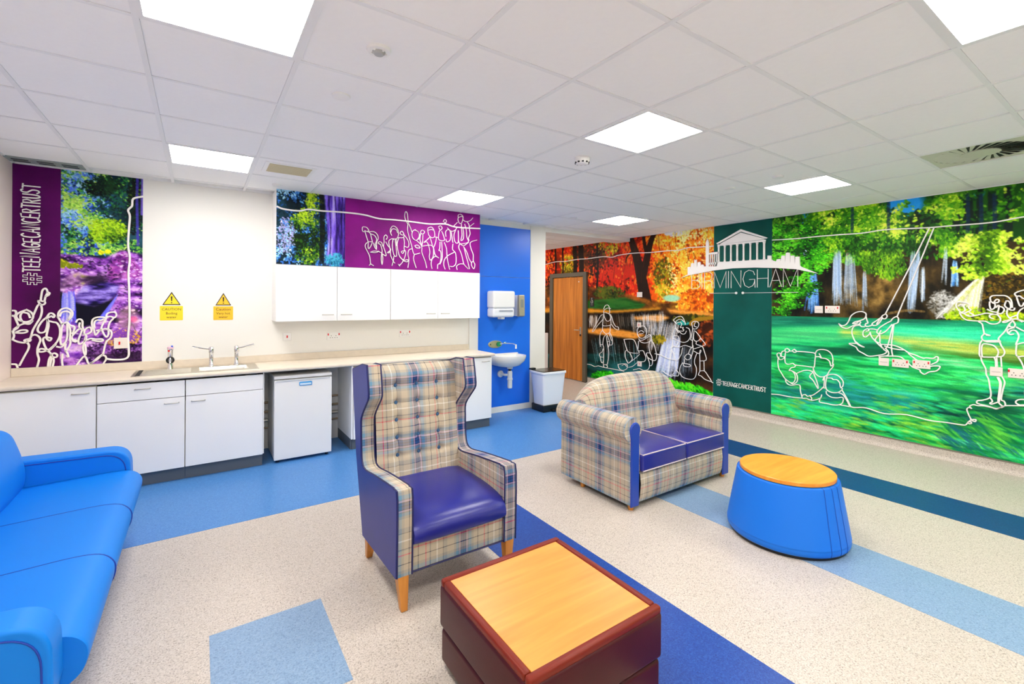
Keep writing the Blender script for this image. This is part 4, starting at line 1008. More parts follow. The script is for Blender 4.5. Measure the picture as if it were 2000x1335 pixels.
# water
wl = 616+(C.PX-1510)*.0235
wm = np.clip(C.PY-wl, 0, 1); dep = np.clip((C.PY-wl)/(812+(C.PX-1508)*.19-wl), 0, 1)
st1 = C.noise(.9, .05, 5); st2 = C.noise(.35, .025, 4); bgn = C.noise(.9, .35, 3)
wc = C.ramp(np.clip(st1*1.9-.55+.15*(bgn-.5), 0, 1), [(6, 84, 52), (16, 136, 70), (30, 182, 88), (54, 214, 116), (120, 240, 160)])
C.mix(wm, wc)
C.mix(wm*np.clip(1.3-abs(C.PY-wl-10)/13, 0, 1)*np.clip((1760-C.PX)/90, 0, 1), (12, 84, 66)); C.mix(wm*np.clip(1.1-abs(C.PY-wl-9)/10, 0, 1)*.75, C.ramp(st2*1.8-.4, [(8, 70, 60), (26, 130, 96), (60, 190, 140)]))
tq = wm*np.clip(1.5-abs(C.PY-wl-36)/24, 0, 1)*np.clip((C.PX-1600)/140, .35, 1); C.mix(tq*.92, C.ramp(st2*1.6-.3, [(24, 182, 136), (46, 212, 158), (96, 236, 186)]))
C.mix(C.poly([(1500, 640), (1660, 636), (1700, 660), (1500, 672)])*.6, C.ramp(st2, [(40, 190, 110), (110, 226, 130)]))
C.mix(C.blob(1600, 686, 60, 12)*.6+C.blob(1700, 684, 90, 16)*.85, C.ramp(st2*1.6-.3, [(4, 66, 44), (10, 104, 66)]))
lg = C.poly([(1640, 640), (1760, 655), (1880, 666), (2000, 674), (2120, 680), (2120, 716), (2000, 704), (1880, 692), (1780, 676), (1640, 654)], 6)
C.mix(lg*np.clip(st2*2.4-.55+np.clip((C.PX-1780)/300, 0, .5), .35, .95), C.ramp(st2*1.5-.25, [(120, 140, 40), (170, 186, 70), (206, 214, 110)]))
C.mix(C.poly([(1780, 674), (1880, 690), (2120, 716), (2120, 726), (1900, 704), (1780, 686)], 5)*np.clip(C.noise(.3, .04, 3)*2.6-.8, 0, .8), C.ramp(st2, [(50, 70, 10), (110, 130, 30)]))
C.mix(C.poly([(1830, 690), (2000, 726), (2120, 750), (2120, 770), (1960, 736), (1820, 700)])*np.clip(st2*3-1.2, 0, .7), (196, 206, 170))
C.mix(np.clip(C.blob(1590, 760, 120, 46)*.9+C.blob(1720, 790, 110, 40)*.7+C.blob(1560, 700, 50, 30)*.3, 0, 1)*np.clip(bgn*2-.45, 0, 1), C.ramp(st2*1.6-.3, [(18, 110, 120), (34, 150, 170), (60, 190, 190)]))
C.mix(np.clip(C.blob(1900, 812, 130, 52)+C.blob(1990, 800, 90, 60)+C.blob(1800, 720, 70, 18)*.6+C.blob(1860, 760, 50, 14)*.4, 0, 1)*np.clip(C.noise(.5, .2, 3)*2.2-.35, 0, .92), C.ramp(st2*1.7-.3, [(2, 36, 34), (6, 66, 60), (16, 96, 76)]))
C.dabs(wm*(dep > .35), 1500, (.03, .12), [(8, 96, 50), (20, 150, 60), (40, 190, 80), (90, 220, 110), (40, 200, 160)], .14, ang=(-.12, .2), alpha=.4, clump=C.noise(.4, .2, 3)**3)
C.dabs(wm*(dep > .45)*(C.blob(1700, 850, 200, 60)+C.blob(1560, 795, 60, 24)+C.blob(1780, 800, 90, 40)*.6), 420, (.03, .09), [(90, 180, 50), (150, 206, 60), (60, 206, 90), (30, 220, 140)], .16, ang=(-.1, .3), alpha=.45)
C.dabs(wm*(dep > .5)*C.blob(1940, 850, 120, 40), 260, (.03, .12), [(20, 90, 110), (10, 110, 60), (90, 190, 60)], .12, ang=(.2, .9), alpha=.5)
C.build('print', mg, M_PRINT)
flat_print('print_continuation', (24, 110, 66), .5, 'x', XR, -.752, YF, ZM0, HC-.002, mg)

# ---------------------------------------------------------------- the teal band
mt = thing('teal_mural_band', 'plain dark teal band of wall between the two murals', 'mural')
flat_print('teal_print', (8, 84, 76), .22, 'x', XR, 3.98, 3.139, ZM0, HC-.002, mt)

# ---------------------------------------------------------------- the autumn mural
ma = thing('autumn_mural', 'wall mural of an orange autumn forest with small waterfalls', 'mural')
C = Canvas('x', XR, 8.95, 3.982, ZM0, HC-.002, .0095, 11)
bn = C.noise(.7, .6, 4); C.img[:] = C.ramp(bn*1.6-.3, [(96, 22, 6), (196, 50, 10), (236, 96, 14), (246, 140, 26)])
topm = (C.PY < 600).astype(float)
C.mix(C.blob(1215, 545, 70, 60)*.8, (206, 32, 14)); C.mix(C.blob(1350, 500, 70, 70)*.85, (248, 146, 24)); C.mix(C.blob(1385, 560, 26, 40)*.5, (246, 176, 40))
C.mix(C.blob(1295, 540, 18, 44)*.75, (196, 172, 30)); C.mix(C.blob(1155, 490, 45, 40)*.75, (50, 26, 8)); C.mix(C.blob(1185, 480, 26, 26)*.6, (70, 66, 14)); C.mix(C.blob(1110, 515, 18, 24)*.6, (210, 170, 30))
red = [(70, 12, 4), (150, 24, 8), (214, 36, 12), (240, 76, 20), (250, 120, 30)]
org = [(150, 50, 6), (226, 92, 10), (250, 130, 20), (252, 170, 40), (254, 204, 70)]
C.dabs(topm*np.clip((1330-C.PX)/80, 0, 1), 4200, (.014, .045), red, .6, clump=C.noise(.3, .3, 3)**3)
C.dabs(topm*np.clip((C.PX-1255)/60, 0, 1), 3600, (.014, .045), org, .6, clump=C.noise(.3, .3, 3)**3)
C.dabs(C.blob(1295, 545, 22, 48)+C.blob(1185, 480, 30, 22)*.7+C.blob(1110, 520, 16, 26), 700, (.012, .04), [(70, 70, 10), (150, 140, 20), (210, 190, 40)], .6, alpha=.8)
C.dabs(C.blob(1150, 500, 34, 44)+C.blob(1085, 560, 22, 30), 700, (.012, .05), [(18, 8, 4), (50, 22, 6), (90, 40, 8)], .5, alpha=.8)
C.dabs(C.blob(1322, 446, 30, 16), 160, (.012, .04), [(250, 214, 150), (240, 236, 226), (226, 230, 240)], .7)
for x, w_ in ((1122, .12), (1134, .14), (1084, .06), (1098, .05), (1166, .05)): C.stroke([(x, 470), (x+2, 520), (x, 570)], w_, w_, (24, 12, 6), .9)
dk = (34, 16, 8)
C.stroke([(1263, 600), (1256, 560), (1250, 530), (1243, 500), (1236, 478), (1230, 458)], .26, .10, dk); C.stroke([(1254, 545), (1262, 512), (1268, 484), (1276, 460), (1284, 452)], .17, .07, dk)
C.stroke([(1262, 490), (1258, 470), (1256, 450)], .08, .05, dk); C.stroke([(1236, 490), (1226, 500), (1222, 512)], .04, .02, dk)
C.stroke([(1264, 596), (1272, 604), (1284, 606)], .2, .04, dk); C.stroke([(1259, 590), (1250, 602), (1240, 606)], .2, .04, dk)
for k in range(60):
    x = C.rng.uniform(1150, 1390); y = C.rng.uniform(460, 560); e = C.rng.uniform(-8, 8); C.stroke([(x, y), (x+e*.4, y-12), (x+e, y-C.rng.uniform(18, 34))], .018, .008, (70, 26, 8), .55, .4)
C.dabs(topm*np.clip((C.PX-1290)/50, 0, 1), 900, (.010, .024), [(254, 190, 60), (255, 220, 110), (255, 236, 160)], .6, alpha=.8, clump=C.noise(.3, .3, 3)**4)
# middle: banks, pond, ledges
C.mix(C.poly([(1060, 560), (1150, 560), (1230, 575), (1290, 590), (1394, 590), (1394, 640), (1060, 640)])*.85, C.ramp(C.noise(.2, .12, 4)*1.6-.3, [(30, 18, 6), (90, 54, 14), (190, 110, 26)]))
C.dabs(C.blob(1190, 572, 34, 14), 350, (.012, .04), [(14, 22, 4), (40, 56, 8), (80, 90, 14)], .6); C.dabs(C.blob(1360, 590, 44, 26), 700, (.012, .04), org, .6, alpha=.8)
C.mix(C.poly([(1148, 586), (1220, 580), (1262, 594), (1250, 604), (1200, 606), (1148, 602)]), C.ramp(C.noise(.3, .04, 3), [(20, 40, 10), (30, 96, 30), (60, 110, 30)]))
C.mix(C.blob(1312, 582, 20, 8), (150, 206, 170))
C.mix(C.poly([(1060, 602), (1148, 602), (1200, 607), (1290, 600), (1290, 606), (1200, 612), (1060, 612)]), (206, 138, 34))
low = C.poly([(1060, 610), (1200, 611), (1300, 604), (1394, 616), (1394, 800), (1060, 800)])
C.mix(low, C.ramp(C.noise(.35, .25, 5)*1.7-.45, [(4, 4, 4), (16, 12, 8), (44, 26, 12), (90, 56, 24)]))
C.mix(C.poly([(1060, 690), (1240, 690), (1300, 720), (1320, 800), (1060, 800)])*.9, C.ramp(C.noise(.5, .12, 4)*1.5-.2, [(2, 22, 22), (8, 60, 60), (30, 110, 116)]))
for (p) in ([(1148, 642), (1190, 640), (1240, 648), (1262, 654), (1240, 662), (1190, 656), (1148, 650)], [(1236, 618), (1290, 614), (1310, 620), (1290, 628), (1240, 624)], [(1302, 602), (1394, 610), (1394, 618), (1310, 612)]):
    C.mix(C.poly(p), C.ramp(C.noise(.1, .05, 3), [(150, 84, 16), (226, 150, 60), (200, 120, 30)]))
wt2 = [(226, 230, 236), (190, 200, 214), (246, 246, 250), (214, 190, 160)]
C.fall(((1170, 612), (1232, 612)), ((1172, 640), (1236, 644)), 40, .014, [(120, 116, 104), (70, 64, 54), (160, 156, 146)], .3)
C.fall(((1232, 612), (1300, 606)), ((1236, 650), (1300, 650)), 100, .014, wt2, .28)
C.fall(((1152, 614), (1168, 614)), ((1150, 640), (1166, 640)), 40, .014, wt2, .3)
C.fall(((1270, 628), (1330, 624)), ((1262, 690), (1320, 676)), 110, .016, wt2, .26)
C.fall(((1148, 656), (1250, 662)), ((1160, 716), (1252, 716)), 34, .014, [(120, 170, 180), (60, 120, 130), (180, 210, 214)], .4)
C.fall(((1296, 660), (1330, 652)), ((1276, 745), (1322, 742)), 170, .024, [(206, 212, 236), (232, 236, 248), (170, 182, 216)], .3)
C.fall(((1334, 672), (1352, 672)), ((1330, 745), (1352, 745)), 50, .02, [(60, 66, 70), (120, 126, 134), (20, 22, 24)], .5)
C.mix(C.blob(1335, 630, 16, 6)*.9, (40, 170, 160)); C.mix(C.blob(1230, 722, 44, 22)*.5, (40, 130, 140)); C.mix(C.blob(1262, 742, 30, 14)*.7, (180, 210, 220))
C.dabs(C.blob(1286, 662, 14, 10)+C.blob(1350, 622, 40, 8)*.7, 260, (.012, .04), [(40, 44, 8), (110, 104, 14), (180, 150, 30)], .6)
C.dabs(C.blob(1380, 650, 18, 30), 200, (.02, .05), [(50, 20, 6), (150, 60, 20), (200, 90, 30)], .5, alpha=.7)
C.stroke([(1350, 632), (1362, 624), (1394, 620)], .07, .05, (150, 110, 20)); C.stroke([(1366, 655), (1380, 646), (1394, 636)], .05, .05, (60, 26, 10))
fern = [(10, 96, 6), (24, 160, 10), (60, 210, 20), (110, 236, 40)]
C.dabs(C.poly([(1278, 728), (1300, 738), (1330, 750), (1360, 752), (1392, 768), (1392, 800), (1270, 800), (1270, 745)]), 1500, (.02, .06), fern, .3, ang=(.2, 1.2)); C.dabs(C.blob(1180, 736, 26, 14), 350, (.02, .05), fern[:3], .3, ang=(-.6, .6))
C.build('print', ma, M_PRINT)

# ---------------------------------------------------------------- kitchen wall print: purple band and violet forest stream
mk = thing('stream_mural', 'tall print of a violet forest stream with a purple band beside the sink', 'mural')
flat_print('purple_print', (84, 0, 86), .4, 'y', YB, XL+.001, -1.013, 1.009, HC-.002, mk)
C = Canvas('y', YB, -1.012, -.448, 1.009, HC-.002, .0048, 5)
def q(x, y): return (x/3.034, 300+y/3.034)
def Q(*pts): return [q(*p) for p in pts]
def B1(x, y, rx, ry): return C.blob(x/3.034, 300+y/3.034, rx/3.034, ry/3.034)
C.img[:] = C.ramp(C.noise(.2, .2, 4)*1.6-.3, [(6, 16, 30), (16, 50, 60), (40, 90, 110)])
T = (C.PY < 300+600/3.034).astype(float)
C.mix(B1(400, 200, 70, 150)*.6, (70, 100, 226)); C.mix(B1(800, 150, 40, 60)*.5, (8, 14, 14))
bl = [(14, 30, 70), (40, 80, 190), (80, 120, 240), (90, 150, 200), (150, 200, 226)]; gr = [(8, 30, 30), (20, 80, 50), (50, 130, 60), (110, 180, 60), (170, 210, 90)]
C.dabs(T*np.clip((q(640, 0)[0]-C.PX)/60+.2, 0, 1), 2600, (.008, .020), bl, .4, clump=C.noise(.1, .1, 3)**4); C.dabs(T, 2200, (.008, .020), gr, .4, clump=C.noise(.1, .1, 3)**4)
C.dabs(B1(640, 460, 130, 80)+B1(800, 250, 40, 60), 900, (.008, .02), [(30, 60, 10), (90, 140, 16), (160, 200, 30)], .4); C.dabs(B1(600, 190, 120, 70)+B1(800, 300, 50, 200)*.6, 700, (.008, .022), [(4, 10, 12), (10, 30, 24), (24, 56, 30)], .35)
C.stroke(Q((815, 130), (812, 300), (818, 540)), .02, .02, (60, 50, 160), .8); C.stroke(Q((790, 150), (795, 300)), .015, .012, (10, 16, 14), .9); C.stroke(Q((845, 150), (842, 360)), .02, .02, (120, 90, 210), .8)
rk = C.poly(Q((330, 590), (450, 600), (620, 620), (720, 570), (860, 600), (860, 1300), (330, 1300)))
vi = C.noise(.09, .05, 5); C.mix(rk, C.ramp(vi*1.7-.35, [(16, 6, 30), (74, 26, 110), (140, 70, 180), (196, 140, 216), (226, 190, 236)]))
C.mix(C.poly(Q((640, 680), (690, 600), (740, 575), (790, 620), (830, 680), (830, 740), (640, 740))), C.ramp(C.noise(.05, .05, 4)*1.6-.3, [(70, 16, 90), (150, 60, 160), (200, 120, 200)]))
C.mix(rk*np.clip(1-abs(C.noise(.16, .10, 3)-.5)/.018, 0, 1)*.8, (20, 8, 34)); C.dabs(rk, 900, (.006, .016), [(30, 10, 50), (110, 50, 150), (190, 140, 220), (236, 210, 240)], .45, ang=(-.5, .5), alpha=.7, clump=C.noise(.1, .06, 3)**3)
C.mix(C.poly(Q((360, 770), (400, 720), (470, 700), (545, 740), (500, 780), (380, 790))), C.ramp(C.noise(.05, .03, 4)*1.5-.2, [(110, 60, 120), (190, 140, 200), (190, 180, 110)]))
C.mix(C.poly(Q((430, 860), (500, 780), (600, 750), (710, 780), (690, 840), (600, 900), (500, 910), (440, 890))), C.ramp(C.noise(.12, .04, 4)*1.7-.4, [(10, 8, 40), (60, 40, 130), (140, 120, 210), (200, 190, 236)]))
C.mix(C.poly(Q((440, 880), (560, 905), (690, 850), (650, 900), (560, 1010), (480, 1030), (440, 980))), (6, 6, 26)); C.mix(C.poly(Q((335, 800), (380, 830), (370, 920), (335, 930))), (10, 8, 14)); C.mix(C.poly(Q((340, 730), (720, 715), (716, 748), (340, 800)))*np.clip(vi*2.5-.9, 0, .9), (26, 8, 36))
C.fall((q(372, 815), q(440, 815)), (q(365, 1010), q(450, 1010)), 90, .010, [(60, 60, 230), (150, 150, 250), (220, 220, 255), (90, 90, 240)], .5)
C.fall((q(680, 860), q(700, 830)), (q(560, 1010), q(620, 980)), 50, .008, [(80, 80, 240), (130, 130, 250)], .5)
C.dabs(B1(365, 650, 36, 26)+B1(440, 665, 50, 16)*.7, 160, (.008, .02), [(120, 130, 20), (210, 210, 30), (240, 236, 60)], .5); C.dabs(B1(640, 580, 20, 12)+B1(600, 585, 16, 12), 60, (.008, .016), [(200, 200, 20), (240, 230, 30)], .5)
C.mix(B1(760, 980, 80, 90)*.5, (214, 170, 170)); C.dabs(B1(720, 1090, 120, 60), 900, (.005, .012), [(90, 50, 60), (180, 130, 60), (226, 180, 90), (120, 60, 160)], .6); C.dabs(B1(760, 1170, 120, 50)+B1(560, 1170, 60, 60)*.6, 900, (.005, .012), [(16, 6, 24), (60, 20, 80), (140, 90, 170)], .6)
C.mix(B1(440, 1170, 80, 50)*.7, C.ramp(C.noise(.06, .04, 4)*1.6-.3, [(110, 30, 190), (170, 110, 220), (226, 206, 226)])); C.mix(C.poly(Q((500, 1190), (840, 1170), (840, 1260), (640, 1260), (560, 1210)))*.75, (24, 6, 30))
C.mix(B1(790, 980, 30, 22)*.5, (226, 60, 120)); C.build('print', mk, M_PRINT)

# ---------------------------------------------------------------- bulkhead print over the wall cupboards
mc = thing('bulkhead_print', 'print of blue foliage, a violet tree trunk and plain purple above the cupboards', 'mural')
YQ = YW+.012
flat_print('bulkhead_purple', (134, 18, 128), .25, 'y', YQ, 1.339, 3.069, 1.971, HC-.002, mc)
C = Canvas('y', YQ, .651, 1.338, 1.971, HC-.002, .0048, 3)
def q(x, y): return (500+x/3.337, 340+y/3.337)
def B1(x, y, rx, ry): return C.blob(*q(x, y), rx/3.337, ry/3.337)
C.img[:] = C.ramp(C.noise(.15, .15, 4)*1.6-.3, [(4, 12, 20), (14, 40, 50), (30, 70, 90)])
one = np.ones((C.H, C.W))
C.dabs(one, 1800, (.010, .024), [(8, 26, 40), (24, 70, 130), (50, 110, 200), (80, 150, 210), (150, 200, 230)], .4, clump=C.noise(.12, .12, 3)**4); C.dabs(B1(330, 400, 130, 200)+B1(380, 180, 60, 90), 1300, (.010, .024), [(10, 30, 10), (40, 90, 20), (100, 150, 20), (170, 200, 40)], .4, clump=C.noise(.1, .1, 3)**3)
C.dabs(B1(190, 400, 70, 130)*.6, 300, (.005, .012), [(150, 150, 200), (220, 220, 240)], .6)
for x in (420, 436): C.stroke([q(x, 110), q(x+4, 340), q(x, 580)], .03, .025, (8, 12, 16), .9, .3)
tr = C.poly([q(445, 120), q(590, 150), (q(590, 600)), q(450, 590), q(470, 450)]); C.mix(tr, C.ramp(C.noise(.035, .3, 5)*1.8-.4, [(24, 10, 60), (80, 50, 170), (130, 100, 220), (190, 176, 240)]))
for x in (478, 520, 548, 570): C.stroke([q(x-8, 130), q(x+8, 350), q(x, 590)], .012, .016, (30, 14, 70), .7, .4)
C.dabs(B1(510, 560, 70, 50), 160, (.012, .03), [(10, 50, 70), (30, 110, 150), (70, 170, 200)], .35); C.build('print', mc, M_PRINT)

# ================================================================== RAISED WHITE LINE ART AND LETTERING
class Art:
    def __init__(s, plane, pos, name, label, cat='wall art', group='white line drawings on the murals', m=None):
        s.plane, s.pos, s.name, s.label, s.cat, s.group, s.m = plane, pos, name, label, cat, group, m or M_LINE; s.v = []; s.f = []
    def w(s, px, py):
        p = on_x(px, py, s.pos) if s.plane == 'x' else on_y(px, py, s.pos)
        return (-p.y, p.z) if s.plane == 'x' else (p.x, p.z)      # (rightwards, up) seen from the room
    def ribbon(s, P, wd, d=.012, lift=.004):
        """P in wall coordinates"""
        wd = wd*.62
        P = [np.array(p, float) for p in P]; Q_ = [P[0]]
        for p in P[1:]:
            if np.linalg.norm(p-Q_[-1]) > 1e-4: Q_.append(p)
        P = Q_; n = len(P)
        if n < 2: return
        o = len(s.v)
        for i in range(n):
            t = P[min(i+1, n-1)]-P[max(i-1, 0)]; t = t/(np.linalg.norm(t)+1e-9); nn = np.array([-t[1], t[0]])
            e = -t*wd*.4 if i == 0 else (t*wd*.4 if i == n-1 else 0)
            for k, h in ((-.5, lift), (-.5, lift+d*.7), (-.25, lift+d), (.25, lift+d), (.5, lift+d*.7), (.5, lift)):
                a = P[i]+nn*wd*k+e; s.v.append((s.pos-h, -a[0], a[1]) if s.plane == 'x' else (a[0], s.pos-h, a[1]))
        for i in range(n-1):
            for k in range(5): s.f.append((o+i*6+k, o+i*6+k+1, o+i*6+6+k+1, o+i*6+6+k))
        s.f.append(tuple(o+k for k in range(6))); s.f.append(tuple(o+(n-1)*6+5-k for k in range(6)))
    def lines(s, x0, y0, sc, wd, polys, k=4):
        for pl in polys:
            px = [(x0+x/sc, y0+y/sc) for x, y in pl]
            s.ribbon([s.w(*p) for p in smooth_line(px, k)], wd)
        return s
    def build(s, parent=None, name=None):
        mb = MB(); mb.v = s.v; mb.f = s.f
        me = bpy.data.meshes.new(s.name); me.from_pydata(s.v, [], s.f); me.update(); me.materials.append(s.m)
        for p in me.polygons: p.use_smooth = False
        o = bpy.data.objects.new(s.name, me); COL.objects.link(o)
        if parent is None: tag(o, s.label, s.cat, s.group)
        else: o.parent = parent
        return o
KW = ('y', YB)
a = Art(*KW, 'line_drawn_crowd', 'white line-drawn crowd with one raised finger on the purple band')
a.lines(20, 540, 7.417, .022, [
 [(250,940),(300,880),(330,780),(385,680),(440,590),(462,500),(455,425),(440,400)], [(345,545),(375,475),(405,415),(440,400)], [(415,350),(455,355),(500,360),(505,390),(465,408),(425,385),(412,352)],
 [(445,350),(455,270),(470,200),(510,170),(535,195),(540,235),(515,290),(500,360)], [(520,285),(560,265),(572,235),(540,230)],
 [(240,480),(300,510),(335,560),(320,620),(260,650),(190,650),(120,620),(90,570),(120,530),(180,500),(240,480)], [(290,590),(270,540),(240,525),(180,520),(150,570),(165,630),(210,665),(280,670),(320,640)],
 [(45,490),(80,495),(90,540),(60,570),(40,565)], [(70,575),(95,640),(120,700),(110,740),(70,770),(40,790)], [(60,760),(130,710),(210,680),(280,685),(325,640)], [(75,810),(160,775),(240,775),(245,800),(180,815),(75,810)],
 [(40,910),(110,940),(200,955),(260,940),(295,925),(290,900),(230,910),(210,925),(250,950)], [(250,955),(275,990),(265,1050),(210,1150),(140,1280)], [(35,1265),(90,1270),(110,1310)], [(45,800),(60,850),(45,900)],
 [(320,850),(370,840),(420,870),(440,920),(420,980),(400,1040),(400,1120),(420,1200),(395,1300)], [(530,590),(470,640),(420,710),(400,770),(430,810),(490,805),(520,770),(540,690),(545,620)],
 [(545,570),(570,535),(610,530),(645,560),(630,590),(600,570),(560,590),(530,600)], [(545,620),(560,700),(545,780),(530,860),(560,880),(600,890),(580,925),(545,910),(515,875),(480,900),(490,960),(520,1030),(560,1070),(640,1000),(660,980)],
 [(560,640),(620,655),(680,670),(720,740),(725,830),(700,910),(650,980),(570,1050),(480,1085),(415,1080),(440,1045),(500,1050),(570,1090),(600,1130)], [(600,1130),(640,1105),(685,1130),(670,1165),(620,1160),(600,1130)],
 [(600,1130),(565,1200),(550,1290)], [(605,1160),(580,1290)], [(625,1165),(635,1220),(620,1290)]])
a.lines(110, 580, 9.533, .022, [
 [(35,370),(50,280),(110,220),(190,205),(260,230),(305,290),(290,360),(235,420)], [(75,350),(100,290),(170,265),(240,275),(270,320),(235,415)], [(35,370),(65,420),(110,500)],
 [(110,500),(150,480),(210,470),(260,520),(340,550),(330,620),(290,700)], [(130,490),(105,580),(95,700),(80,800),(100,880),(170,840),(205,740),(210,620),(205,500)], [(230,510),(265,620),(260,760),(265,860),(220,960),(180,1000)],
 [(290,690),(300,780),(370,800),(365,830),(310,810)], [(440,580),(370,640),(300,720)], [(375,460),(400,420),(450,410),(490,450),(490,540),(510,610)], [(440,480),(430,540),(450,590),(490,590)],
 [(490,600),(450,700),(415,800),(430,870),(490,850),(550,790),(560,720),(520,680)], [(520,690),(530,620),(580,570),(640,565),(660,620),(630,660),(560,690)],
 [(690,590),(665,500),(680,420),(740,380),(830,370),(910,385),(900,440),(850,540),(830,600),(760,620)], [(715,560),(710,480),(750,430),(830,430),(880,410)], [(930,370),(950,310),(1020,280),(1100,285),(1120,340),(1080,380),(1010,360),(940,380),(910,460)],
 [(1060,400),(1000,470),(970,570),(975,680),(940,740),(890,690),(850,600)], [(700,590),(720,680),(740,700),(800,630),(830,600)], [(830,600),(930,590),(1010,620),(1035,680),(1010,760),(940,820),(910,900),(880,1030),(860,1080)],
 [(560,800),(640,770),(740,780),(850,780),(870,810),(780,820),(680,800)], [(550,740),(520,850),(500,950),(540,1080),(555,1000),(540,880)], [(180,870),(170,960),(215,1050),(230,1110),(200,1090)], [(20,920),(90,930),(160,880)], [(120,1060),(110,1180),(120,1262)],
 [(390,1250),(450,1170),(520,1100),(560,1130),(600,1230),(660,1220),(780,1120),(880,1050)], [(640,1230),(760,1160),(840,1090),(910,1090),(930,1150),(885,1225)]])
a.build()
a = Art(*KW, 'line_drawn_rope', 'white line climbing the edge of the stream mural like a rope')
rp = [(110+x/9.533, 580+y/9.533) for x, y in [(940,1145),(1050,1160),(1200,1160),(1300,1140),(1350,1080),(1350,960),(1340,780),(1345,650),(1360,500),(1365,300),(1360,0)]]+[(x/3.034, 300+y/3.034) for x, y in [(765,780),(762,700),(770,620),(760,540),(765,440),(770,370),(760,335),(783,310),(790,268),(846,255)]]
a.lines(0, 0, 1, .026, [rp]); a.build()

BW = ('y', YQ)
a = Art(*BW, 'line_drawn_rope', 'white line running across the print above the cupboards like a rope')
a.lines(500, 340, 3.337, .026, [[(138,212),(180,228),(280,240),(340,230),(430,240),(580,250),(700,265),(800,290),(900,298),(1010,310),(1130,325),(1230,325),(1300,345),(1456,355)]]); a.build()
a = Art(*BW, 'line_drawn_crowd', 'white line-drawn crowd on the purple print above the cupboards')
a.lines(690, 400, 9.536, .012, [
 [(210,500),(170,490),(165,420),(200,410),(250,425),(285,480),(260,500),(210,480)], [(215,505),(240,590),(270,690),(270,780),(285,815),(320,770),(350,700)], [(260,490),(310,530),(330,600),(350,680)], [(300,500),(380,500),(440,550),(460,620),(430,700),(430,800)],
 [(320,540),(390,570),(430,640),(410,720)], [(350,690),(280,690),(225,730),(220,790),(260,870),(300,960),(315,1090)], [(375,710),(390,780),(430,830),(400,730)], [(315,880),(380,860),(460,870),(400,890),(315,880)],
 [(460,860),(520,890),(530,840),(500,740),(460,720),(470,690),(520,700),(545,770)], [(530,890),(545,1000),(530,1110),(515,1000),(525,900)], [(570,690),(565,600),(600,560),(630,600),(610,640)], [(570,690),(560,780),(600,900),(600,950),(550,920)],
 [(600,690),(640,760),(690,830),(660,890),(630,890),(680,850)], [(710,570),(680,480),(720,400),(780,410),(830,480),(830,580),(790,650)], [(690,520),(720,450),(790,460),(820,520)], [(740,630),(690,640),(655,690),(680,830),(690,940),(740,1050),(770,1085)],
 [(735,640),(720,760),(750,930),(800,950),(790,800),(770,640)], [(750,640),(790,640),(800,760)], [(840,620),(810,730),(830,870),(860,960),(930,1030)], [(830,610),(920,610),(940,560),(900,490),(865,530),(900,560),(930,560)],
 [(930,600),(945,700),(940,820),(970,870),(960,950),(920,1050),(860,1120),(830,1100),(860,1140)], [(950,570),(1000,640),(1030,720),(1010,790),(950,770)], [(950,850),(890,870),(915,905),(945,860)], [(1010,360),(970,290),(950,200),(970,125),(1000,160),(1010,260),(1020,350)],
 [(1010,360),(1005,480),(1040,620),(1080,760),(1110,890),(1140,920),(1230,900)], [(1030,360),(1070,460),(1080,500)], [(1150,460),(1100,490),(1085,560),(1110,630),(1170,660),(1220,590),(1210,510),(1150,470)], [(1200,500),(1230,560),(1210,640)],
 [(1180,670),(1250,740),(1270,800),(1270,880),(1300,970),(1335,1060),(1360,1170)], [(1140,760),(1190,750),(1240,800),(1170,800),(1140,760)], [(1080,820),(1030,840),(1010,920),(1030,1020),(1012,1165)], [(1130,930),(1115,1000),(1140,1100),(1165,1170)],
 [(860,970),(930,1040),(1000,1060),(1010,1020),(930,1040)], [(750,960),(740,1040),(715,1130)], [(320,1090),(295,1125)], [(320,1100),(370,1130)]])
